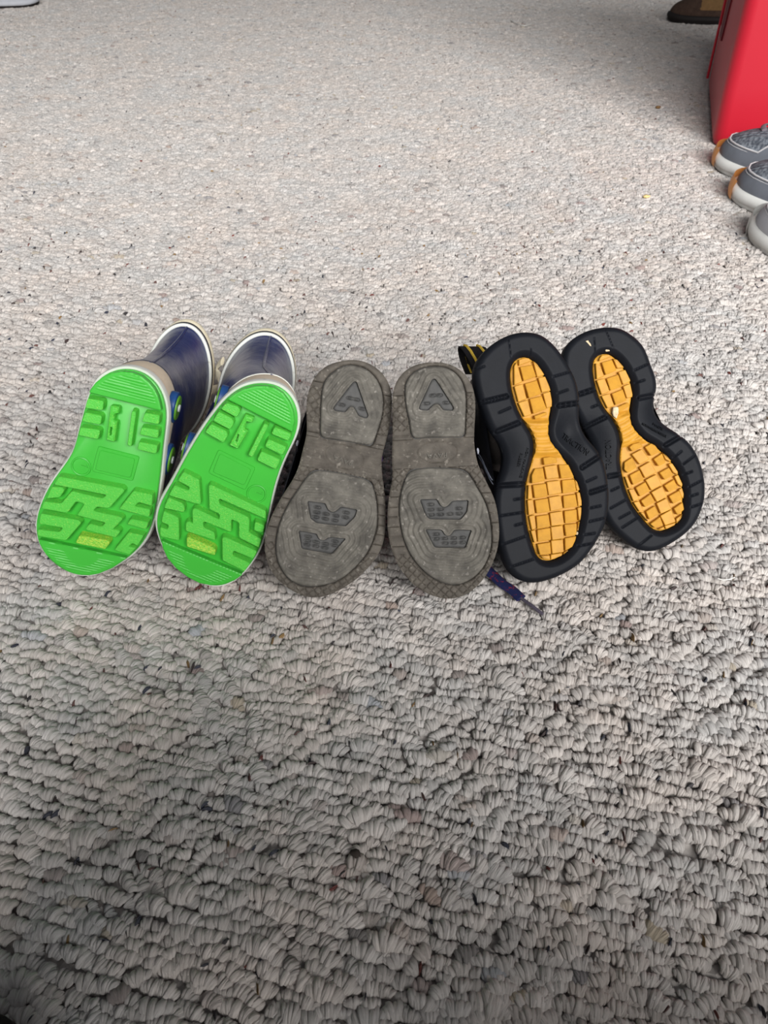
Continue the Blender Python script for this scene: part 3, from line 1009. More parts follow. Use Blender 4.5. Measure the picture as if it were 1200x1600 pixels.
def loop_brown(pl, outer_px, heel_px, fore_px, oval, insets, label, flip):
    t = thing('walking_shoe', label, 'shoe', pl.matrix(), 'pair of worn grey-brown soled shoes')
    org, s_ = outer_px[:2]
    out = smooth_inset(spline(pl.crop(org, s_, outer_px[2], 0), 6), 0, 160, 1)
    hp = smooth_inset(spline(pl.crop(org, s_, heel_px, 0), 5), 0, 140, 1)
    fp = smooth_inset(spline(pl.crop(org, s_, fore_px, 0), 5), 0, 140, 1)
    ins = [resample(ccw(round_poly(pl.crop(org, s_, P, 0), 0.001)), 90) for P, _ in insets]
    vv0, vv1 = out[:, 1].min(), out[:, 1].max()
    Lv = vv1 - vv0
    hv0 = hp[:, 1].min()
    fv1 = fp[:, 1].max()
    oc = pl.crop(org, s_, [oval[0]], 0)[0]
    oa, ob_, oang = oval[1], oval[2], oval[3]
    cu = out[:, 0].mean()

    def rimh(V, d, h):
        z = -0.0008 * np.clip(1 - d / 0.0016, 0, 1) ** 2
        dh = np.minimum(h[0], h[1])
        z -= 0.0012 * np.clip(1 - dh / 0.0008, 0, 1)
        f = (V[:, 1] - vv0) / Lv
        p1 = np.abs(((V[:, 0] + V[:, 1]) / 0.0062) % 1 - 0.5) * 0.0062 * 0.7
        p2 = np.abs(((V[:, 0] - V[:, 1]) / 0.0062) % 1 - 0.5) * 0.0062 * 0.7
        cross = np.minimum(p1, p2)
        tr = np.abs((V[:, 1] / 0.0068) % 1 - 0.5) * 0.0068
        waist = (V[:, 1] > fv1) & (V[:, 1] < hv0)
        use_cross = (f < 0.2) | ((f > 0.47) & (f < 0.56)) | ((f > 0.72) & (f < 0.86))
        gd = np.where(use_cross, cross, tr)
        gd = np.where(f > 0.9, 1.0, gd)
        z -= np.where(waist, 0, 0.0011 * np.exp(-(gd / 0.00032) ** 2) * np.clip(d / 0.001, 0.3, 1))
        # waist: fine cross ridges, oval ring
        el = np.hypot(((V[:, 0] - oc[0]) * cos(oang) + (V[:, 1] - oc[1]) * sin(oang)) / oa, (-(V[:, 0] - oc[0]) * sin(oang) + (V[:, 1] - oc[1]) * cos(oang)) / ob_)
        z -= np.where(waist, 0.0012, 0)
        z += np.where(waist & (el > 1.08), 0.00022 * np.sin(2 * pi * V[:, 1] / 0.0021), 0)
        z -= 0.0006 * np.exp(-((el - 1) / 0.045) ** 2)
        return z
    heightfield('outsole', out, [hp, fp], rimh, -0.006, 'brown_rim', t, 0.0005, 50)

    def padh(V, d, h):
        z = 0.0006 - 0.0009 * np.clip(1 - d / 0.0012, 0, 1) ** 2
        dw = np.full(len(V), 1e3)
        for w in h:
            dw = np.minimum(dw, w)
        # ripples spreading round the sunken windows
        q = np.where(dw < 0.022, dw, 0.022 + 0.3 * dw)
        z += 0.0005 * (0.4 + value_noise(V[:, 0] / 0.02, V[:, 1] / 0.02, 9)) * np.sin(2 * pi * q / 0.0036 + 2.6 * value_noise(V[:, 0] / 0.012, V[:, 1] / 0.012, 8)) * np.clip((d - 0.001) / 0.001, 0, 1)
        z -= 0.0006 * np.clip(1 - dw / 0.0009, 0, 1)
        return z
    h_in = [i for i in range(len(insets)) if insets[i][1] == 'heel']
    f_in = [i for i in range(len(insets)) if insets[i][1] == 'fore']
    hpp, fpp = smooth_inset(hp, 0.0004, 140, 1), smooth_inset(fp, 0.0004, 140, 1)
    heightfield('heel_pad', hpp, [ins[i] for i in h_in], padh, -0.004, 'brown', t, 0.0005, 50)
    heightfield('forefoot_pad', fpp, [ins[i] for i in f_in], padh, -0.004, 'brown', t, 0.0005, 50)
    for i, (P, where) in enumerate(insets):
        Q = smooth_inset(ins[i], 0.00045, 90, 0)
        ctr = Q.mean(0)
        dots = []
        lo, hi = Q.min(0), Q.max(0)
        for gx in np.linspace(lo[0], hi[0], 6)[1:-1]:
            for gy in np.linspace(lo[1], hi[1], 5)[1:-1]:
                dots.append((gx, gy))
        dots = np.array(dots)
        dots = dots[sdf(dots, Q) > 0.0022]

        def ih(V, d, h, dots=dots):
            z = np.full(len(V), -0.0009)
            for c in dots:
                e = np.hypot((V[:, 0] - c[0]) / 0.0018, (V[:, 1] - c[1]) / 0.0008)
                z -= 0.0010 * np.exp(-((e - 1) / 0.38) ** 2)
            return z - 0.0004 * np.clip(1 - d / 0.0005, 0, 1)
        heightfield('tread_window', Q, [], ih, -0.004, 'brown_in', t, 0.00045, 50)
    # a plain back closing the sole, behind the pads
    k = resample(ccw(smooth_inset(out, 0.0012, 120, 1)), 120)
    loft('sole_core', [np.column_stack([k, np.full(120, -0.0024)]), np.column_stack([k, np.full(120, -0.012)])], 'brown_in', t, True, True)
    # moulded letters in the oval
    ex = np.array([cos(oang), sin(oang)])
    ey = np.array([-ex[1], ex[0]])
    p = oc - ey * ob_ * 0.1
    lettering('lettering', 'PAVA', p + ex * oa * 0.5, p - ex * oa * 0.5, -0.0014, 0.0010, 'brown', t, height=0.0034)
    # upturned sidewall, then the upper
    side = [np.column_stack([smooth_inset(out, d_, 128, 1), np.full(128, w)]) for d_, w in ((0.0002, -0.004), (0.0006, -0.007), (0.0010, -0.012), (0.003, -0.0155))]
    loft('sidewall', side, 'brown_rim', t)
    rings, rim = shoe_upper(t, smooth_inset(hull(out), 0.0035, 128, 2), {'upper': 'charcoal', 'collar': 'black_up'},
                            [(-0.013, 0.01, 0.99, 0.98, 0), (-0.020, 0.02, 0.985, 1.0, 0), (-0.032, 0.09, 0.98, 0.97, 0.05), (-0.045, 0.25, 0.972, 0.92, 0.3), (-0.058, 0.42, 0.965, 0.9, 0.75), (-0.072, 0.46, 0.965, 0.9, 1.0)], 0, 0)
    # purple-trimmed side panels and stitch band
    for sd in (-1, 1):
        path = []
        for rg in rings[3:14]:
            path.append(at_side(rg, vv0 + Lv * (0.62 + 0.9 * (rg[0, 2] + 0.02)), sd) + np.array([0.0006 * sd, 0, 0]))
        tube('side_trim', np.array(path), 0.0022, 'purple' if sd * flip > 0 else 'silver', t, 8, False, 0.4, (1, 0, 0))
    # tongue and laces under the instep
    n0 = rings[-6]
    tongue = [np.column_stack([np.linspace(-0.013, 0.013, 7) + n0[:, 0].mean(), np.full(7, vv0 + Lv * f), np.full(7, w) - 0.002 * np.cos(np.linspace(-1.3, 1.3, 7))]) for f, w in ((0.26, -0.043), (0.36, -0.054), (0.43, -0.068), (0.45, -0.082))]
    loft('tongue', tongue, 'charcoal', t, closed=False)
    for k_, (f, w) in enumerate(((0.27, -0.0465), (0.33, -0.054), (0.385, -0.062))):
        x = np.linspace(-0.016, 0.016, 9)
        tube('shoelace', np.column_stack([x + n0[:, 0].mean(), vv0 + Lv * f + x * 0.25 * (-1) ** k_, w - 0.0035 * np.cos(x / 0.016 * 1.35)]), 0.0022, 'lace', t, 6, False, 0.5, (0, 0, 1))
    return t


C5 = ((400, 550), 4.0)
outC = [(580, 48), (680, 58), (770, 110), (830, 190), (852, 280), (845, 400), (825, 520), (800, 600), (785, 700), (795, 800), (808, 920), (812, 1050), (805, 1150), (780, 1240), (720, 1330), (630, 1420), (520, 1490), (410, 1535), (310, 1530), (220, 1490), (130, 1420), (75, 1330), (52, 1220), (65, 1110), (110, 1000), (170, 890), (230, 800), (270, 710), (290, 620), (315, 530), (320, 450), (315, 350), (330, 240), (370, 150), (450, 80)]
plC = Plane((480, 934), (548, 562), 0.022, 54, 9)
brown1 = loop_brown(plC, (C5[0], C5[1], outC),
                    [(545, 85), (640, 85), (720, 125), (775, 200), (798, 290), (790, 400), (760, 500), (727, 588), (690, 582), (560, 560), (430, 542), (402, 533), (400, 440), (405, 320), (415, 220), (450, 150)],
                    [(345, 745), (400, 738), (500, 750), (620, 775), (712, 803), (745, 870), (760, 960), (760, 1080), (735, 1180), (690, 1270), (620, 1350), (520, 1430), (400, 1465), (290, 1465), (190, 1410), (130, 1300), (122, 1180), (150, 1060), (200, 950), (260, 860)],
                    ((550, 655), 0.0138, 0.0078, radians(-8)),
                    [([(605, 188), (628, 182), (705, 400), (690, 418), (640, 400), (615, 350), (595, 338), (578, 350), (560, 378), (490, 368), (480, 350)], 'heel'),
                     ([(320, 930), (435, 945), (450, 985), (480, 1003), (505, 990), (530, 965), (635, 985), (620, 1030), (560, 1090), (380, 1070), (340, 1040)], 'fore'),
                     ([(265, 1115), (380, 1135), (395, 1170), (425, 1178), (455, 1155), (565, 1165), (475, 1262), (285, 1230)], 'fore')],
                    'grey-brown soled shoe wedged against the rain boot, sole facing up, smooth heel edge', 1)
C6 = ((590, 550), 4.0)
outD = [(350, 62), (430, 68), (510, 105), (580, 180), (608, 270), (612, 380), (605, 480), (608, 600), (635, 720), (690, 830), (735, 930), (757, 1050), (762, 1150), (740, 1270), (690, 1380), (620, 1470), (530, 1530), (430, 1545), (330, 1520), (230, 1460), (150, 1370), (95, 1260), (65, 1130), (62, 1000), (75, 880), (95, 780), (90, 680), (92, 580), (95, 480), (92, 350), (95, 250), (130, 160), (200, 95), (280, 68)]
plD = Plane((695, 936), (680, 566), 0.022, 54, 0)
brown2 = loop_brown(plD, (C6[0], C6[1], outD),
                    [(360, 88), (440, 100), (510, 150), (550, 240), (555, 350), (550, 450), (543, 530), (480, 534), (300, 538), (218, 540), (195, 430), (175, 330), (168, 230), (190, 160), (260, 105)],
                    [(205, 735), (300, 724), (400, 722), (480, 728), (560, 745), (620, 840), (680, 950), (710, 1080), (715, 1200), (685, 1310), (620, 1400), (520, 1455), (420, 1450), (320, 1400), (230, 1310), (170, 1200), (140, 1080), (132, 960), (150, 850), (180, 770)],
                    ((370, 625), 0.0135, 0.0072, 0.0),
                    [([(338, 172), (358, 164), (375, 185), (480, 350), (470, 368), (410, 365), (385, 330), (365, 320), (345, 335), (315, 368), (260, 362), (258, 345)], 'heel'),
                     ([(262, 920), (372, 918), (395, 960), (420, 972), (445, 955), (465, 930), (570, 925), (560, 1000), (520, 1048), (320, 1045), (295, 1010)], 'fore'),
                     ([(297, 1108), (400, 1108), (425, 1145), (450, 1150), (478, 1110), (590, 1112), (550, 1225), (355, 1222)], 'fore')],
                    'grey-brown soled shoe with a navy lace end trailing from beneath, beside the yellow-treaded shoe', -1)


def world_part(name, pts, r, mat, par, **k):
    """A part modelled at its place in the room, handed to its thing in that thing's own space."""
    inv = np.array(par.matrix_world.inverted())
    P = np.asarray(pts, float)
    Q = P @ inv[:3, :3].T + inv[:3, 3]
    fd = k.pop('flatdir', None)
    if fd is not None:
        fd = np.array(fd) @ inv[:3, :3].T
    return tube(name, Q, r, mat, par, flatdir=fd, **k)


bpy.context.view_layer.update()
zl = 0.0095
lp = np.array([onz(735, 862, 0.016), onz(752, 880, 0.012), onz(770, 898, zl), onz(785, 912, zl), onz(800, 922, zl), onz(814, 935, zl)])
lc = world_part('lace_end', spline(lp, 5, False), 0.0043, 'lace', brown2, n=10, flat=0.45, flatdir=(0, 0, 1))
ap = np.array([onz(813, 934, zl), onz(830, 946, zl), onz(848, 960, zl - 0.001)])
ag = world_part('aglet', spline(ap, 4, False), 0.0013, 'aglet', brown2, n=8, flatdir=(0, 0, 1))
ag.parent = lc


# ================================================================== BLACK SHOES WITH YELLOW TREAD
def tread_shoe(pl, out_px, yel_px, lugs, grooves_deep, grooves, waist, lot, small, label, extra):
    t = thing('hiking_shoe', label, 'shoe', pl.matrix(), 'pair of black and yellow soled shoes')
    out = smooth_inset(spline(pl.crop(*out_px), 6), 0, 180, 1)
    yel = smooth_inset(spline(np.vstack([pl.crop(*y) for y in yel_px]), 5), 0, 160, 1)
    moat = smooth_inset(yel, -0.0010, 160, 1)
    D = pl.crop(out_px[0], out_px[1], [p for a in grooves_deep for p in a], 0).reshape(-1, 2, 2)
    G = pl.crop(out_px[0], out_px[1], [p for a in grooves for p in a], 0).reshape(-1, 2, 2)
    wp = pl.crop(out_px[0], out_px[1], waist, 0)
    seam = extra.get('seams')
    SM = pl.crop(out_px[0], out_px[1], [p for a in seam for p in a], 0).reshape(-1, 2, 2) if seam else None

    def hf(V, d, h):
        z = -0.0035 * np.clip(1 - d / 0.0045, 0, 1) ** 2.2
        dh = h[0]
        z -= 0.0042 * np.clip(1 - dh / 0.0042, 0, 1) ** 1.4
        for c, amp, rx, ry in zip(wp, (0.006,) * len(wp), (0.011,) * len(wp), (0.0135,) * len(wp)):
            e = ((V[:, 0] - c[0]) / rx) ** 2 + ((V[:, 1] - c[1]) / ry) ** 2
            z -= amp * np.exp(-e)
        dd = seg_dist(V, D[:, 0], D[:, 1])
        z -= 0.0022 * np.exp(-((dd - 0.0011) / 0.00055) ** 2) + 0.0005 * np.exp(-(dd / 0.0006) ** 2)
        dg = seg_dist(V, G[:, 0], G[:, 1])
        z -= 0.0013 * np.exp(-(dg / 0.0006) ** 2)
        if SM is not None:
            z -= 0.0008 * np.exp(-(seg_dist(V, SM[:, 0], SM[:, 1]) / 0.00035) ** 2)
        return z
    heightfield('outsole', out, [moat], hf, -0.010, 'black_sole', t, 0.00055, 60)
    # yellow insert
    av = np.sort(yel[:, 1])
    f0 = pl.crop(*extra['arch'])
    a_lo, a_hi = f0[:, 1].min(), f0[:, 1].max()
    cu = f0[:, 0].mean()

    def yf(V, d, h):
        k_ = np.clip((V[:, 1] - a_lo) / 0.004, 0, 1) * np.clip((a_hi - V[:, 1]) / 0.004, 0, 1)
        s_ = V[:, 1] - 18 * extra.get('bow', 1) * (V[:, 0] - np.interp(V[:, 1], [a_lo, a_hi], [f0[np.argmin(f0[:, 1]), 0], f0[np.argmax(f0[:, 1]), 0]])) ** 2 + extra.get('lean', 0) * (V[:, 0] - cu)
        z = -0.0046 + k_ * (0.0024 + 0.0009 * np.abs(np.sin(pi * s_ / 0.0052)))
        return z - 0.0006 * np.clip(1 - d / 0.0006, 0, 1)
    heightfield('yellow_insert', yel, [], yf, -0.008, 'yellow', t, 0.0005, 50)
    ys = smooth_inset(yel, 0.0004, 160, 1)
    for org, s_, polys in lugs:
        for sl, P in polys:
            Q = pl.crop(org, s_, P, -0.0008)
            dd = sdf(Q, ys)
            nq, _ = nearest_on(Q, ys)
            Q[dd < 0] = nq[dd < 0]
            prism('tread_lug', round_poly(inset(Q, -0.00015), 0.0006), -0.0050, -0.0006 if sl else -0.0012, 'yellow', t, 0.0004, slope=(0.0, -0.26 if sl else 0.0), flare=0.0, draft=0.0002)
    # lettering
    for text, a, b_, hgt in lot + small:
        q = pl.crop(out_px[0], out_px[1], [a, b_], 0)
        lettering('lettering', text, q[0], q[1], 0, 0.0019, 'black_sole', t, height=hgt, zf=lambda X_: hf(X_, sdf(X_, out), [-sdf(X_, moat)]) - 0.0007)
    # midsole and upper
    k1 = smooth_inset(out, 0.0015, 128, 2)
    loft('midsole', [np.column_stack([smooth_inset(out, d_, 128, 2), np.full(128, w)]) for d_, w in ((0.0006, -0.008), (0.001, -0.012), (0.003, -0.017), (0.005, -0.020))], 'black_up', t)
    loft('sole_core', [np.column_stack([k1, np.full(128, -0.0085)]), np.column_stack([k1, np.full(128, -0.012)])], 'black_up', t, True, True)
    rings, rim = shoe_upper(t, smooth_inset(hull(out), 0.0070, 128, 3), {'upper': 'black_up', 'collar': 'grey_up'},
                            [(-0.017, 0.01, 0.99, 0.98, 0), (-0.024, 0.02, 0.99, 0.99, 0), (-0.036, 0.08, 0.985, 0.95, 0.05), (-0.050, 0.25, 0.98, 0.88, 0.3), (-0.062, 0.40, 0.975, 0.86, 0.75), (-0.076, 0.45, 0.975, 0.90, 1.0)], 0, 0)
    vv0, Lv = out[:, 1].min(), out[:, 1].max() - out[:, 1].min()
    # double line of pale stitching on both flanks
    for sd in (-1, 1):
        for off in (0.0, 0.0030):
            pts = []
            for rg in rings[2:15]:
                pts.append(at_side(rg, vv0 + Lv * (0.40 + 3.4 * (-rg[0, 2] - 0.02)) + off, sd) + np.array([0.0005 * sd, 0, 0]))
            tube('stitching', np.array(pts), 0.0004, 'stitch', t, 5)
    n0 = rings[-6]
    um = n0[:, 0].mean()
    tongue = [np.column_stack([np.linspace(-0.013, 0.013, 7) + um, np.full(7, vv0 + Lv * f), np.full(7, w) - 0.002 * np.cos(np.linspace(-1.3, 1.3, 7))]) for f, w in ((0.26, -0.047), (0.36, -0.058), (0.42, -0.072), (0.44, -0.086))]
    loft('tongue', tongue, 'black_up', t, closed=False)
    for k_, (f, w) in enumerate(((0.27, -0.0505), (0.33, -0.058), (0.385, -0.066))):
        x = np.linspace(-0.016, 0.016, 9)
        tube('shoelace', np.column_stack([x + um, vv0 + Lv * f + x * 0.25 * (-1) ** k_, w - 0.0035 * np.cos(x / 0.016 * 1.35)]), 0.0022, 'webbing', t, 6, False, 0.5, (0, 0, 1))
    return t, rings, rim, out, hf


K1 = ((790, 540), 8.0)
K2 = ((810, 710), 8.0)
K7 = ((720, 500), 3.404)
plK = Plane((830, 911), (825, 518), 0.021, 52, 12)
outK = [(380, 60), (450, 82), (510, 135), (555, 195), (590, 255), (618, 310), (636, 380), (642, 460), (640, 500), (652, 560), (680, 625), (735, 690), (772, 760), (792, 860), (798, 950), (790, 1040), (768, 1110), (718, 1200), (650, 1290), (560, 1350), (460, 1390), (370, 1402), (305, 1378), (252, 1315), (217, 1215), (198, 1100), (188, 1000), (194, 910), (212, 845), (238, 775), (245, 715), (222, 650), (178, 600), (142, 525), (105, 420), (82, 330), (78, 260), (110, 192), (170, 130), (230, 90), (300, 65)]
yelK1 = [(260, 125), (330, 140), (400, 210), (470, 300), (510, 385), (565, 500), (592, 620), (597, 740), (585, 850), (555, 960), (542, 1060), (560, 1170), (620, 1260), (700, 1345), (790, 1450)]
yelK2 = [(640, 110), (690, 220), (750, 330), (785, 450), (808, 570), (808, 680), (797, 800), (772, 900), (745, 1000), (740, 1075), (680, 1165), (600, 1245), (500, 1312), (400, 1338), (300, 1325), (250, 1255), (210, 1120), (165, 990), (132, 820), (116, 650), (116, 500), (136, 330), (180, 160), (212, 60)]
yelK3 = [(395, 1250), (372, 1110), (310, 1010), (240, 900), (168, 750), (108, 540), (88, 380), (98, 240), (145, 170), (200, 135)]
lugK1 = [(0, [(165, 170), (255, 135), (305, 145), (320, 190), (175, 245)]), (1, [(190, 265), (340, 240), (375, 385), (220, 440)]), (0, [(105, 250), (135, 200), (210, 450), (115, 490)]), (0, [(350, 190), (400, 222), (485, 320), (495, 360), (400, 390)]),
         (1, [(250, 475), (400, 430), (440, 600), (285, 655)]), (0, [(115, 510), (215, 480), (265, 660), (165, 700)]), (0, [(415, 405), (500, 385), (560, 500), (565, 560), (460, 580)]),
         (1, [(310, 665), (460, 630), (505, 790), (340, 850)]), (0, [(165, 715), (280, 680), (325, 860), (240, 885)]), (0, [(475, 600), (560, 575), (590, 690), (585, 760), (520, 780)]), (1, [(360, 880), (510, 830), (520, 860), (370, 920)]),
         (1, [(475, 1405), (560, 1390), (635, 1400), (640, 1460), (480, 1490)])]
lugK2 = [(0, [(330, 155), (480, 130), (510, 290), (360, 310)]), (0, [(360, 345), (520, 325), (545, 480), (385, 510)]), (0, [(385, 540), (530, 515), (560, 680), (410, 710)]), (0, [(400, 735), (550, 710), (575, 875), (420, 895)]), (0, [(412, 910), (555, 890), (575, 1050), (430, 1070)]), (0, [(415, 1080), (560, 1065), (570, 1220), (430, 1240)]), (0, [(412, 1255), (550, 1235), (560, 1290), (412, 1325)]),
         (1, [(215, 180), (315, 170), (325, 325), (165, 360), (170, 260)]), (1, [(190, 385), (350, 365), (360, 520), (200, 545)]), (1, [(215, 575), (375, 550), (385, 710), (225, 735)]), (1, [(235, 775), (385, 755), (390, 900), (230, 930)]), (1, [(245, 945), (405, 920), (400, 1065), (240, 1090)]), (1, [(245, 1125), (405, 1100), (400, 1240), (260, 1260)]), (0, [(280, 1270), (395, 1265), (400, 1325), (310, 1325)]),
         (0, [(130, 390), (160, 390), (180, 550), (125, 560)]), (0, [(120, 575), (185, 565), (210, 740), (135, 760)]), (0, [(140, 775), (205, 760), (225, 920), (175, 945)]), (0, [(160, 960), (215, 945), (235, 1090), (200, 1105)]),
         (1, [(515, 130), (645, 120), (685, 280), (530, 300)]), (1, [(555, 325), (705, 310), (715, 455), (550, 485)]), (1, [(570, 520), (720, 500), (730, 645), (565, 670)]), (1, [(585, 710), (735, 690), (725, 830), (580, 860)]), (1, [(585, 880), (735, 865), (720, 1000), (590, 1020)]), (1, [(590, 1050), (745, 1030), (735, 1080), (680, 1160), (580, 1200)]), (0, [(580, 1225), (640, 1210), (610, 1240), (575, 1270)]),
         (0, [(700, 300), (750, 340), (775, 440), (740, 455)]), (0, [(735, 480), (770, 475), (805, 580), (800, 640), (755, 645)]), (0, [(745, 670), (790, 660), (805, 750), (795, 820), (765, 830)]), (0, [(755, 850), (775, 840), (770, 900), (745, 960)])]
black1, rK, rimK, outKK, hfK = tread_shoe(
    plK, (K7[0], K7[1], outK), [(K1[0], K1[1], yelK1), (K2[0], K2[1], yelK2), (K1[0], K1[1], yelK3)], [(K1[0], K1[1], lugK1), (K2[0], K2[1], lugK2)],
    [((525, 455), (632, 440)), ((122, 435), (245, 405)), ((200, 592), (310, 545)), ((205, 880), (350, 872)), ((645, 785), (742, 722)), ((692, 917), (780, 888))],
    [((495, 300), (590, 272)), ((520, 388), (570, 370)), ((205, 492), (265, 465)), ((285, 955), (350, 945)), ((208, 1042), (350, 1020)), ((290, 1092), (335, 1080)), ((228, 1192), (345, 1150)), ((272, 1312), (388, 1272)), ((668, 860), (722, 836)), ((690, 1000), (745, 988)), ((685, 1072), (780, 1050)), ((660, 1142), (715, 1134)), ((628, 1202), (720, 1185)), ((85, 258), (125, 245))],
    [(215, 690), (585, 600)], [('TRACTION', (548, 622), (668, 722), 0.0042)], [('NON MARKING', (352, 680), (312, 838), 0.0017), ('RUBBER', (318, 708), (300, 780), 0.0018)],
    'black shoe with yellow blocky tread, in front, its pull loop standing up behind',
    {'arch': (K1[0], K1[1], [(450, 900), (560, 1400)]), 'bow': 1, 'lean': -0.1, 'seams': [((255, 100), (268, 195)), ((375, 150), (372, 190))]})

# pull loop at the heel of the front black shoe
zc = rK[-1]
kh = int(np.argmax(zc[:, 1]))
hc = zc[kh]
hw = 0.010
for off, mt, nm, rr in ((0.0, 'webbing', 'pull_loop', 1),):
    arc = []
    for a in np.linspace(0, pi, 9):
        arc.append((0.0, hc[1] - 0.004 + 0.019 * sin(a), hc[2] + 0.012 * cos(a) + 0.002))
    arc = np.array(arc)
    wob = -0.019
    xs = np.linspace(-hw, hw, 7)
    rings_ = []
    for p in arc:
        rings_.append(np.array([[hc[0] + wob + x - (p[1] - hc[1]) * 0.45, p[1], p[2]] for x in xs]))
    inner_ = [r_ + np.array([0, -0.0012, 0]) for r_ in rings_]
    full = [np.vstack([r_, i_[::-1]]) for r_, i_ in zip(rings_, inner_)]
    lo_ = loft('pull_loop', full, 'webbing', black1, True, True)
    for x in (-0.0052, 0.0052):
        pth = np.array([[hc[0] + wob + x - (p[1] - hc[1]) * 0.45, p[1] + 0.0006 * sin(a), p[2] + 0.0006 * cos(a)] for p, a in zip(arc, np.linspace(0, pi, 9))])
        tube('yellow_stripe', pth, 0.0011, 'yellow_stripe', lo_, 6)

K3 = ((910, 530), 8.0)
K4 = ((950, 680), 7.5)
K8 = ((870, 490), 4.103)
plL = Plane((1015, 863), (952, 510), 0.016, 52, 4)
outL = [(330, 82), (420, 90), (490, 132), (555, 190), (588, 250), (610, 320), (640, 390), (654, 460), (650, 520), (640, 580), (668, 655), (720, 718), (790, 768), (850, 815), (892, 870), (925, 935), (948, 1010), (962, 1100), (960, 1180), (943, 1250), (908, 1330), (850, 1400), (770, 1460), (680, 1510), (600, 1530), (520, 1508), (440, 1450), (375, 1390), (330, 1330), (295, 1250), (272, 1150), (262, 1050), (262, 960), (258, 880), (240, 810), (200, 740), (150, 660), (105, 570), (65, 450), (45, 340), (45, 250), (85, 185), (150, 130), (240, 95)]
yelL1 = [(330, 165), (390, 185), (460, 260), (530, 330), (560, 400), (615, 500), (645, 620), (640, 720), (620, 850), (605, 950), (622, 1060), (680, 1150), (790, 1260)]
yelL2 = [(450, 60), (570, 110), (640, 185), (755, 290), (830, 420), (888, 560), (905, 690), (902, 850), (897, 945), (840, 1035), (740, 1092), (640, 1132), (585, 1122), (495, 1052), (425, 960), (362, 890), (302, 790), (240, 640), (200, 500), (178, 380), (168, 240)]
yelL3 = [(518, 1340), (512, 1240), (488, 1130), (440, 1030), (370, 930), (300, 850), (238, 720), (178, 520), (158, 380), (163, 250), (210, 195), (270, 170)]
lugL3 = [(0, [(220, 240), (250, 200), (340, 175), (360, 215), (215, 270)]), (1, [(250, 290), (375, 255), (420, 390), (285, 445)]), (0, [(170, 300), (225, 330), (275, 460), (185, 495)]), (0, [(390, 240), (440, 260), (535, 320), (530, 345), (440, 360)]), (1, [(310, 490), (455, 440), (490, 590), (345, 640)]), (0, [(185, 515), (280, 490), (345, 650), (245, 690)]), (0, [(455, 410), (545, 380), (610, 500), (600, 525), (515, 565)]), (1, [(375, 680), (510, 625), (545, 765), (410, 820)]), (0, [(245, 710), (345, 680), (400, 830), (320, 860)]), (0, [(515, 590), (600, 555), (645, 690), (630, 720), (560, 735)]), (1, [(440, 850), (570, 790), (590, 830), (450, 920)]), (1, [(590, 1350), (640, 1310), (725, 1290), (750, 1340), (620, 1400)])]
lugL4 = [(0, [(285, 225), (400, 165), (485, 280), (375, 340)]), (0, [(375, 380), (495, 310), (570, 435), (440, 500)]), (0, [(445, 525), (570, 460), (635, 580), (515, 645)]), (0, [(515, 670), (640, 600), (695, 720), (580, 780)]), (0, [(575, 800), (690, 740), (745, 865), (625, 920)]), (0, [(620, 945), (745, 875), (795, 1015), (675, 1055)]), (0, [(670, 1065), (795, 1025), (790, 1060), (690, 1110)]),
         (1, [(440, 140), (520, 85), (565, 110), (600, 195), (500, 240)]), (1, [(540, 280), (640, 215), (670, 320), (590, 360)]), (1, [(610, 440), (720, 380), (760, 465), (660, 520)]), (1, [(665, 590), (780, 520), (810, 615), (710, 665)]), (1, [(720, 715), (840, 650), (865, 745), (760, 800)]), (1, [(775, 860), (880, 790), (895, 870), (810, 930)]), (0, [(805, 980), (895, 930), (870, 990), (810, 1035)]),
         (1, [(200, 320), (290, 260), (330, 375), (225, 440), (190, 400)]), (1, [(260, 470), (375, 410), (415, 520), (290, 580)]), (1, [(330, 615), (445, 550), (485, 650), (370, 715)]), (1, [(390, 770), (505, 690), (545, 780), (430, 840)]), (1, [(450, 895), (555, 830), (590, 920), (480, 985)]), (1, [(500, 1040), (615, 960), (640, 1050), (545, 1090)]), (0, [(590, 1100), (660, 1075), (660, 1115), (620, 1130)]),
         (0, [(205, 490), (230, 490), (290, 610), (250, 620)]), (0, [(250, 640), (305, 630), (370, 745), (305, 775)]), (0, [(305, 790), (365, 775), (420, 880), (375, 895)]), (0, [(380, 910), (425, 910), (470, 1010), (430, 985)]),
         (0, [(640, 200), (700, 230), (755, 290), (735, 310), (680, 280)]), (0, [(715, 340), (755, 330), (830, 425), (820, 460), (770, 435)]), (0, [(785, 485), (825, 465), (885, 570), (870, 605), (825, 570)]), (0, [(835, 640), (870, 620), (895, 690), (885, 740), (865, 720)])]
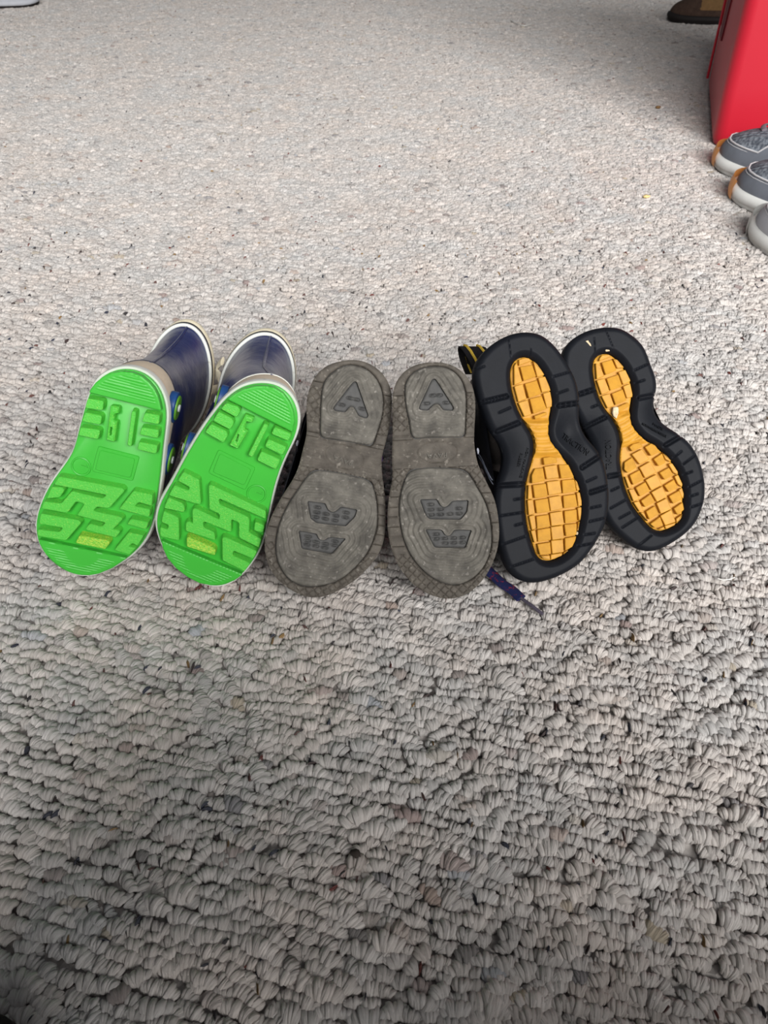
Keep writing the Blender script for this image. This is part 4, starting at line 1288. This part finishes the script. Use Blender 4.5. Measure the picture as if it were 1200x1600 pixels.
black2, rL, rimL, outLL, hfL = tread_shoe(
    plL, (K8[0], K8[1], outL), [(K3[0], K3[1], yelL1), (K4[0], K4[1], yelL2), (K3[0], K3[1], yelL3)], [(K3[0], K3[1], lugL3), (K4[0], K4[1], lugL4)],
    [((535, 540), (650, 518)), ((700, 842), (808, 778)), ((190, 728), (315, 662)), ((335, 1042), (405, 1030)), ((150, 515), (245, 482))],
    [((500, 362), (600, 315)), ((510, 442), (562, 425)), ((225, 600), (272, 580)), ((755, 920), (800, 882)), ((812, 965), (892, 905)), ((820, 1030), (868, 1012)), ((852, 1110), (948, 1060)), ((862, 1170), (905, 1155)), ((865, 1240), (940, 1215)), ((350, 1135), (398, 1112)), ((345, 1248), (445, 1192)), ((402, 1312), (470, 1275)), ((420, 1372), (528, 1302)), ((520, 1492), (608, 1422))],
    [(215, 800), (690, 625)], [('TRACTION', (352, 1000), (352, 812), 0.0042)], [('NON MARKING RUBBER', (545, 712), (700, 795), 0.0017), ('MADE', (618, 712), (682, 748), 0.0018)],
    'black shoe with yellow blocky tread, pale scrap stuck in it, last of the row',
    {'arch': (K3[0], K3[1], [(500, 900), (640, 1330)]), 'bow': 1, 'lean': -0.35, 'seams': [((240, 150), (248, 262)), ((312, 98), (362, 215))]})
# pale scrap stuck in the tread, bare chipped rubber near the heel
q = plL.crop(K3[0], K3[1], [(385, 850), (410, 835), (440, 850), (465, 890), (455, 960), (430, 990), (400, 975), (390, 920)], 0)
prism('stuck_scrap', q + rng.normal(0, 0.0004, q.shape), -0.004, -0.0002, 'cream', black2, 0.0006)
q = plL.crop(K3[0], K3[1], [(30, 30), (60, 20), (95, 70), (100, 95), (85, 90), (60, 60)], -0.002)
prism('chipped_patch', q, -0.006, 0.0001, 'cream', black2, 0.0001)
q = plL.crop(K3[0], K3[1], [(280, 130), (310, 115), (345, 125), (340, 150), (295, 155)], -0.002)
prism('chipped_patch', q, -0.006, -0.0016, 'cream', black2, 0.0004)
q = plK.crop(K2[0], K2[1], [(728, 970), (745, 968), (748, 995), (735, 1008), (725, 1000)], 0)
prism('stuck_crumb', q, -0.004, 0.0004, 'cream', black1, 0.0005)

# ================================================================== RED BIN
bl = onz(1108, 232, 0.004)
bk = onz(1103, 138, 0.004)
bl, bk = bl[:2], bk[:2]
e1 = (bk - bl) / np.linalg.norm(bk - bl)          # along the left side, going away
e2 = np.array([e1[1], -e1[0]])                    # along the front, to the right
side_len, front_len, bh = np.linalg.norm(bk - bl), 0.40, 0.62
tb = thing('storage_bin', 'red plastic storage bin standing on the carpet behind the grey sneakers', 'bin', Matrix.Translation((bl[0], bl[1], 0.0)))


def rr_ring(x0, x1, y0, y1, r, z, n=8):
    pts = []
    for cx, cy, a0 in ((x1 - r, y1 - r, 0), (x0 + r, y1 - r, pi / 2), (x0 + r, y0 + r, pi), (x1 - r, y0 + r, 3 * pi / 2)):
        for k in range(n):
            a = a0 + pi / 2 * k / (n - 1)
            p = e2 * (cx + r * cos(a)) + e1 * (cy + r * sin(a))
            pts.append((p[0], p[1], z))
    return np.array(pts)


rings = []
for z, g_ in ((0.003, 0.012), (0.008, 0.006), (0.02, 0.002), (0.10, 0.0), (0.30, -0.001), (bh - 0.02, -0.003), (bh, -0.003)):
    rings.append(rr_ring(g_, front_len - g_, g_, side_len - g_, 0.022, z))
for z, g_ in ((bh, 0.004), (bh - 0.03, 0.005), (0.03, 0.008)):
    rings.append(rr_ring(g_, front_len - g_, g_, side_len - g_, 0.022, z))
loft('body', rings, 'red', tb, True, True, 50)
lipr = [rr_ring(-g_, front_len + g_, -g_, side_len + g_, 0.026, z) for g_, z in ((0.003, bh - 0.03), (0.010, bh - 0.028), (0.012, bh - 0.006), (0.008, bh + 0.002), (-0.002, bh + 0.002))]
loft('rim', lipr, 'red', tb)
# raised ribs and the hand slot's shade insert on the side that faces the room
for y in (side_len * 0.93,):
    pts = [e2 * -0.004 + e1 * y for _ in range(2)]
    tube('side_rib', np.array([[pts[0][0], pts[0][1], 0.03], [pts[0][0], pts[0][1], 0.12], [pts[0][0], pts[0][1], bh - 0.03]]), 0.0028, 'red', tb, 8)
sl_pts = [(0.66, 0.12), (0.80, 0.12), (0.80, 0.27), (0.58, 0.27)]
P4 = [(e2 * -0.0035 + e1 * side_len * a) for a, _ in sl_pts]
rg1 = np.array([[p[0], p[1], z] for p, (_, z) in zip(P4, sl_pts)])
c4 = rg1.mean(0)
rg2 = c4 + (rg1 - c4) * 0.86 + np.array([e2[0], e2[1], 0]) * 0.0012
loft('hand_slot_shade', [rg1 + np.array([e2[0], e2[1], 0]) * 0.004, rg1, rg2], 'red_slot_shade', tb, False, True, 20)  # wall is not cut; dark colour on this insert paints the hole's shade


# ================================================================== SHOES STANDING ON THE CARPET
def standing_shoe(name, label, toe, direction, length, width, mats, group=None, boot=False):
    """A shoe on its sole; toe = floor point of the toe, direction = the way the toe points."""
    d = np.array([direction[0], direction[1]]) / np.hypot(*direction)
    base = np.array(toe[:2]) - d * length * 0.5
    mt = Matrix(((d[1], -d[0] * -1 * -1, 0, base[0]), (-d[0], -d[1] * -1 * -1, 0, base[1]), (0, 0, 1, 0.0045), (0, 0, 0, 1)))
    mt = Matrix(((d[1], -d[0], 0, base[0]), (-d[0], -d[1], 0, base[1]), (0, 0, 1, 0.0045), (0, 0, 0, 1)))
    t = thing(name, label, 'shoe', mt, group)
    f = np.array([(0.0, 0.5), (0.20, 0.485), (0.36, 0.43), (0.46, 0.34), (0.49, 0.22), (0.46, 0.08), (0.38, -0.08), (0.35, -0.2), (0.37, -0.32), (0.33, -0.43), (0.2, -0.49), (0, -0.5),
                  (-0.2, -0.49), (-0.33, -0.43), (-0.37, -0.32), (-0.36, -0.2), (-0.41, -0.08), (-0.48, 0.08), (-0.5, 0.22), (-0.45, 0.34), (-0.34, 0.43), (-0.18, 0.485)])
    P = spline(np.stack([f[:, 0] * width, -f[:, 1] * length], 1), 5)   # local y: + towards the heel

    def rr(dd, z, tipz=0.0):
        Q = smooth_inset(P, dd, 128, 2)
        v = Q[:, 1]
        up_ = np.clip((-v - 0.30 * length) / (0.2 * length), 0, 1) ** 2
        return np.column_stack([Q, z + tipz * up_])
    tip = 0.006
    loft('outsole', [rr(0.004, 0.0, tip), rr(0.0015, 0.002, tip), rr(0.001, 0.008, tip), rr(0.002, 0.0085, tip)], mats['outsole'], t, True, True)
    loft('midsole', [rr(0.002, 0.006, tip), rr(-0.001, 0.008, tip), rr(-0.001, 0.014, tip), rr(0.0015, 0.020, tip), rr(0.006, 0.022, tip)], mats['mid'], t)
    hh = 0.13 if boot else 0.085
    S_ = refine([(0.019, 0.012, 0.99, 0.955, 0), (0.029, 0.02, 0.992, 0.975, 0), (0.045, 0.07, 0.992, 0.92, 0.0), (0.062, 0.19, 0.99, 0.82, 0.1), (0.074, 0.36, 0.985, 0.72, 0.35), (hh, 0.50, 0.98, 0.70, 0.85), (hh + 0.012, 0.56, 0.985, 0.72, 1.0)], 4)
    rg = upper_rings(smooth_inset(P, 0.003, 128, 2), S_, 96)
    for r_ in rg:
        v = r_[:, 1]
        r_[:, 2] += tip * np.clip((-v - 0.30 * length) / (0.2 * length), 0, 1) ** 2
    up_o = loft('upper', rg, mats['upper'], t, False, False, 70)
    zc = rg[-1]
    cu, cv = zc[:, 0].mean(), zc[:, 1].mean()

    def rim(ff, dz):
        return np.column_stack([cu + (zc[:, 0] - cu) * ff, cv + (zc[:, 1] - cv) * ff, zc[:, 2] + dz])
    loft('collar', [rim(1.0, -0.004), rim(1.07, 0.002), rim(1.0, 0.008), rim(0.88, 0.006), rim(0.82, -0.01), rim(0.8, -0.045)], mats['collar'], t, False, True, 80)
    return t, rg, rr, P


def sneaker(label, toe, direction, mats, group, length=0.275, width=0.103, detail=True):
    t, rg, rr, P = standing_shoe('sneaker', label, toe, direction, length, width, mats, group)
    tip = 0.006
    # rubber toe bumper
    q = [rr(d_, z, tip) for d_, z in ((-0.0020, 0.003), (-0.0032, 0.010), (-0.0028, 0.020)  , (0.0002, 0.030))]
    m_ = q[0][:, 1] < -0.385 * length
    idx = np.nonzero(m_)[0]
    if len(idx) and (np.diff(idx) > 1).any():
        k = int(np.nonzero(np.diff(idx) > 1)[0][0])
        idx = np.r_[idx[k + 1:], idx[:k + 1]]
    loft('toe_bumper', [r_[idx] for r_ in q], mats['bumper'], t, closed=False)
    # mesh vamp panel with a pale piped edge and stitching
    vp, edge = [], []
    rows_ = [r_ for r_ in rg if r_[0, 2] > 0.043][:17]
    for r_ in rows_:
        o = np.argsort(np.arctan2(r_[:, 0], -(r_[:, 1] - r_[:, 1].mean())))
        sel = r_[o]
        angs = np.arctan2(sel[:, 0], -(sel[:, 1] - sel[:, 1].mean()))
        pick_ = sel[np.abs(angs) < 0.95]
        ii = np.linspace(0, len(pick_) - 1, 15).round().astype(int)
        pp = pick_[ii] + np.array([0, -0.0012, 0.0014])
        vp.append(pp)
    vamp = loft('mesh_vamp', vp, mats['mesh'], t, closed=False)
    edge = np.vstack([np.array([v_[0] for v_ in vp])[::-1], vp[0][1:-1], np.array([v_[-1] for v_ in vp])])
    tube('vamp_piping', edge, 0.0014, mats['trim'], vamp, 6)
    tube('overlay_stitching', edge + np.array([0, -0.004, -0.004]), 0.0007, mats['trim'], t, 5)
    # laces
    top = [r_ for r_ in rg if 0.060 < r_[0, 2] < 0.095]
    for k, r_ in enumerate(top[2::2][:6]):
        y = r_[:, 1].min()
        x = np.linspace(-0.020, 0.020, 9)
        tube('shoelace', np.column_stack([x, y + 0.018 * (np.abs(x) / 0.02) ** 2 - 0.002 + x * 0.2 * (-1) ** k, r_[0, 2] + 0.006 - 6 * x ** 2]), 0.0042, mats['lace'], t, 8, False, 0.4, (0, -0.5, 1))
    return t


SN = {'outsole': 'midsole', 'mid': 'midsole', 'upper': 'sneaker_grey', 'collar': 'sneaker_mesh', 'bumper': 'orange', 'mesh': 'sneaker_mesh', 'trim': 'sneaker_trim', 'lace': 'lace_grey'}
WS = dict(SN, outsole='midsole', upper='pale_grey', bumper='midsole', mesh='pale_grey', collar='pale_grey')
sdir = (-0.47, 0.88)
sneaker('grey sneaker with orange toe nearest the red bin, mesh top', onz(1122, 252, 0.004), sdir, SN, 'pair of grey sneakers by the bin')
sneaker('grey sneaker with scuffed orange toe, between the other grey sneaker and the white shoe', onz(1148, 300, 0.004), sdir, SN, 'pair of grey sneakers by the bin')
sneaker('white shoe toe showing at the photo edge below the grey sneakers', onz(1188, 357, 0.004), (-0.22, 0.975), WS, None)

BR = {'outsole': 'dark_sole', 'mid': 'dark_sole', 'upper': 'suede_brown', 'collar': 'suede_brown'}
bt, brg, brr, bP = standing_shoe('ankle_shoe', 'dark brown suede shoe with tan side panel behind the red bin', onz(1040, 33, 0.004), (-0.93, 0.22), 0.27, 0.10, BR)
rows_ = [r_ for r_ in brg if 0.034 < r_[0, 2] < 0.08]
vp = []
for r_ in rows_:
    sel = r_[(r_[:, 0] < 0)] if True else r_
    sel = sel[np.argsort(sel[:, 1])]
    sel = sel[(sel[:, 1] > -0.05) & (sel[:, 1] < 0.06)]
    ii = np.linspace(0, len(sel) - 1, 8).round().astype(int)
    vp.append(sel[ii] + np.array([-0.0012, 0, 0]))
loft('side_panel', vp, 'tan', bt, closed=False)
vp2 = [np.array([[-p[0] + 0.0 if False else p[0] * -1, p[1], p[2]] for p in r_]) for r_ in vp]
loft('side_panel', vp2, 'tan', bt, closed=False)

GR = {'outsole': 'dark_sole', 'mid': 'pale_grey', 'upper': 'pale_grey', 'collar': 'sneaker_grey'}
standing_shoe('trainer', 'pale grey shoe with dark sole at the far corner of the carpet', onz(64, 8, 0.004), (0.96, 0.28), 0.27, 0.10, GR)


# ================================================================== BITS ON THE CARPET
def crumb(label, px, py, r, mat, cat='crumb', name='crumb', flat=0.6):
    p = onz(px, py, PILE)
    V, F = [], []
    nn = 8
    for i in range(5):
        th = pi * i / 4
        for j in range(nn):
            a = 2 * pi * j / nn
            k = r * (1 + rng.uniform(-0.25, 0.25))
            V.append((k * sin(th) * cos(a) * 1.3, k * sin(th) * sin(a), k * flat * cos(th)))
    for i in range(4):
        for j in range(nn):
            F.append((i * nn + j, (i + 1) * nn + j, (i + 1) * nn + (j + 1) % nn, i * nn + (j + 1) % nn))
    o = link_mesh(name, V, F, mat, None, True, 60)
    o.location = (p[0], p[1], PILE + r * 0.2)
    return tag(o, label, cat)


crumb('small yellow crumb on the carpet below the red bin', 1010, 308, 0.0042, 'crumb')
crumb('ochre crumb on the shaded carpet beside the red bin', 1028, 168, 0.0045, 'tan')
crumb('dark tuft of fluff in the carpet in front of the shoes', 556, 1334, 0.0024, 'fluff', 'fluff', 'fluff', 0.8)


def thread(label, pxs, r=0.0004):
    P = np.array([onz(x, y, PILE + 0.002) for x, y in pxs])
    c = P.mean(0)
    o = tube('thread', spline(P - c, 5, False), r, 'thread', None, 6)
    o.location = c
    return tag(o, label, 'thread')


thread('white thread curled on the far carpet', [(798, 31), (806, 36), (818, 40), (830, 38)], 0.0012)
thread('short white thread on the carpet beside the yellow-treaded shoes', [(1122, 904), (1130, 906), (1140, 905), (1148, 902)], 0.0004)


# ================================================================== THE PERSON TAKING THE PICTURE (a knee shows at the corner)
def skin_body(name, joints, edges, mat, parent, root=0, lvl=2):
    me_ = bpy.data.meshes.new(name)
    me_.from_pydata([j[:3] for j in joints], edges, [])
    o = bpy.data.objects.new(name, me_)
    COL.objects.link(o)
    md = o.modifiers.new('skin', 'SKIN')
    md.use_smooth_shade = True
    for i, j in enumerate(joints):
        sv = me_.skin_vertices[0].data[i]
        rx = j[3]
        sv.radius = (rx, j[4] if len(j) > 4 else rx)
        sv.use_root = (i == root)
    ss = o.modifiers.new('sub', 'SUBSURF')
    ss.levels = ss.render_levels = lvl
    bpy.context.view_layer.update()
    m2 = bpy.data.meshes.new_from_object(o.evaluated_get(bpy.context.evaluated_depsgraph_get()))
    bpy.data.objects.remove(o)
    m2.materials.clear()
    m2.materials.append(M[mat])
    m2.shade_smooth()
    ob = bpy.data.objects.new(name, m2)
    COL.objects.link(ob)
    ob.parent = parent
    return ob


kn = onz(0, 1600, 0.05)
KX, KY = kn[0] - 0.002, kn[1] - 0.012
PB = (0.01, -0.40, 0.0)
tp = thing('person', 'person sitting cross-legged in black trousers, one knee showing at the bottom corner', 'person', Matrix.Translation(PB))


def L3(x, y, z):
    return (x - PB[0], y - PB[1], z - PB[2])


kr = (0.40, KY - 0.10)
J = [L3(0.02, -0.395, 0.20) + (0.130, 0.10), L3(0.02, -0.345, 0.33) + (0.138, 0.10), L3(0.02, -0.27, 0.45) + (0.150, 0.105), L3(0.02, -0.225, 0.545) + (0.10, 0.08), L3(0.02, -0.20, 0.585) + (0.052, 0.052),
     L3(-0.18, -0.23, 0.52) + (0.055,), L3(-0.24, -0.2, 0.31) + (0.043,), L3(-0.09, -0.11, 0.19) + (0.032,),
     L3(0.22, -0.23, 0.52) + (0.055,), L3(0.29, -0.2, 0.31) + (0.043,), L3(0.14, -0.11, 0.19) + (0.032,)]
skin_body('jumper', J, [(0, 1), (1, 2), (2, 3), (3, 4), (2, 5), (5, 6), (6, 7), (2, 8), (8, 9), (9, 10)], 'shirt', tp, 1)
J = [L3(0.02, -0.42, 0.135) + (0.12, 0.11), L3(-0.09, -0.34, 0.125) + (0.085,), L3(-0.19, -0.17, 0.105) + (0.070,), (KX - PB[0], KY - PB[1], 0.066, 0.052), L3(-0.06, -0.05, 0.076) + (0.042,), L3(0.07, -0.12, 0.074) + (0.036,),
     L3(0.13, -0.34, 0.125) + (0.085,), L3(0.23, -0.17, 0.105) + (0.070,), L3(kr[0] - 0.09, kr[1], 0.086) + (0.052,), L3(0.18, -0.01, 0.079) + (0.042,), L3(0.08, 0.0, 0.066) + (0.036,), L3(0.02, -0.39, 0.22) + (0.125, 0.10)]
skin_body('trousers', J, [(0, 1), (1, 2), (2, 3), (3, 4), (4, 5), (0, 6), (6, 7), (7, 8), (8, 9), (9, 10), (0, 11)], 'trouser', tp)
HX, HY = 0.02 - PB[0], -0.215 - PB[1]


def head_ring(z, a, f, b_, n_=32):
    t_ = np.linspace(0, 2 * pi, n_, endpoint=False)
    yc, yr = HY + 0.5 * (f + b_), 0.5 * (f - b_)
    return np.column_stack([HX + a * np.cos(t_), yc + yr * np.sin(t_), np.full(n_, z)])


prof = [(0.555, 0.052, 0.055, -0.055), (0.58, 0.048, 0.050, -0.058), (0.598, 0.048, 0.060, -0.062), (0.606, 0.046, 0.084, -0.066), (0.618, 0.050, 0.094, -0.070), (0.645, 0.058, 0.094, -0.078),
        (0.675, 0.066, 0.092, -0.090), (0.705, 0.071, 0.087, -0.098), (0.735, 0.074, 0.091, -0.102), (0.77, 0.074, 0.090, -0.102), (0.80, 0.066, 0.074, -0.094), (0.818, 0.048, 0.050, -0.074), (0.828, 0.018, 0.015, -0.034)]
hd = loft('head', [head_ring(*p) for p in spline(np.array(prof), 2, False)], 'skin', tp, False, True, 80)
hp_ = [(0.66, 0.060, -0.055, -0.094), (0.69, 0.0745, -0.020, -0.106), (0.72, 0.0785, 0.012, -0.110), (0.75, 0.081, 0.060, -0.112), (0.765, 0.081, 0.092, -0.112), (0.785, 0.078, 0.095, -0.109), (0.81, 0.066, 0.074, -0.096), (0.828, 0.045, 0.047, -0.070), (0.838, 0.015, 0.012, -0.030)]
loft('hair', [head_ring(*p) for p in spline(np.array(hp_), 2, False)], 'hair', hd, True, True, 80)
M['eye_white'] = new_mat('eye_white', lin(232, 230, 226), 0.3, 0.5)
M['lips'] = new_mat('lips', lin(178, 108, 98), 0.5, 0.4)


def blob(name, c, r3, mat, par, n_=12):
    rg_ = []
    for k_ in range(1, 7):
        th = pi * k_ / 7
        t_ = np.linspace(0, 2 * pi, n_, endpoint=False)
        rg_.append(np.column_stack([c[0] + r3[0] * sin(th) * np.cos(t_), c[1] + r3[1] * sin(th) * np.sin(t_), np.full(n_, c[2] + r3[2] * cos(th))]))
    return loft(name, rg_, mat, par, True, True, 80)


for sd in (-1, 1):
    ey_ = blob('eye', (HX + sd * 0.031, HY + 0.079, 0.715), (0.013, 0.0105, 0.008), 'eye_white', hd)
    blob('iris', (HX + sd * 0.031, HY + 0.0875, 0.714), (0.0055, 0.003, 0.0055), 'hair', hd)
    tube('eyebrow', np.array([[HX + sd * 0.016, HY + 0.0925, 0.733], [HX + sd * 0.032, HY + 0.088, 0.738], [HX + sd * 0.048, HY + 0.074, 0.734]]), 0.003, 'hair', hd, 6)
    blob('ear', (HX + sd * 0.074, HY - 0.01, 0.70), (0.008, 0.019, 0.030), 'skin', hd)
tube('nose', np.array([[HX, HY + 0.088, 0.722], [HX, HY + 0.098, 0.70], [HX, HY + 0.107, 0.680], [HX, HY + 0.094, 0.670]]), [0.007, 0.009, 0.013, 0.008], 'skin', hd, 10)
tube('mouth', np.array([[HX - 0.022, HY + 0.083, 0.645], [HX - 0.008, HY + 0.0935, 0.647], [HX + 0.008, HY + 0.0935, 0.647], [HX + 0.022, HY + 0.083, 0.645]]), [0.002, 0.0045, 0.0045, 0.002], 'lips', hd, 8)
for wx, sgn in ((-0.09, 1), (0.14, -1)):
    w0 = L3(wx, -0.11, 0.19)
    J = [w0 + (0.026, 0.018), (w0[0] + 0.02 * sgn, w0[1] + 0.05, w0[2] - 0.012, 0.036, 0.015)]
    E_ = [(0, 1)]
    for k in range(4):
        b0 = len(J)
        ox = (k - 1.5) * 0.019
        Lf = (0.030, 0.036, 0.033, 0.025)[k]
        J += [(w0[0] + 0.02 * sgn + ox, w0[1] + 0.085, w0[2] - 0.016, 0.009), (w0[0] + 0.02 * sgn + ox, w0[1] + 0.085 + Lf, w0[2] - 0.03, 0.008), (w0[0] + 0.02 * sgn + ox, w0[1] + 0.085 + Lf * 1.3, w0[2] - 0.055, 0.007)]
        E_ += [(1, b0), (b0, b0 + 1), (b0 + 1, b0 + 2)]
    b0 = len(J)
    J += [(w0[0] + 0.045 * sgn, w0[1] + 0.035, w0[2] - 0.012, 0.011), (w0[0] + 0.065 * sgn, w0[1] + 0.07, w0[2] - 0.02, 0.009)]
    E_ += [(0, b0), (b0, b0 + 1)]
    skin_body('hand', J, E_, 'skin', tp, 0, 1)
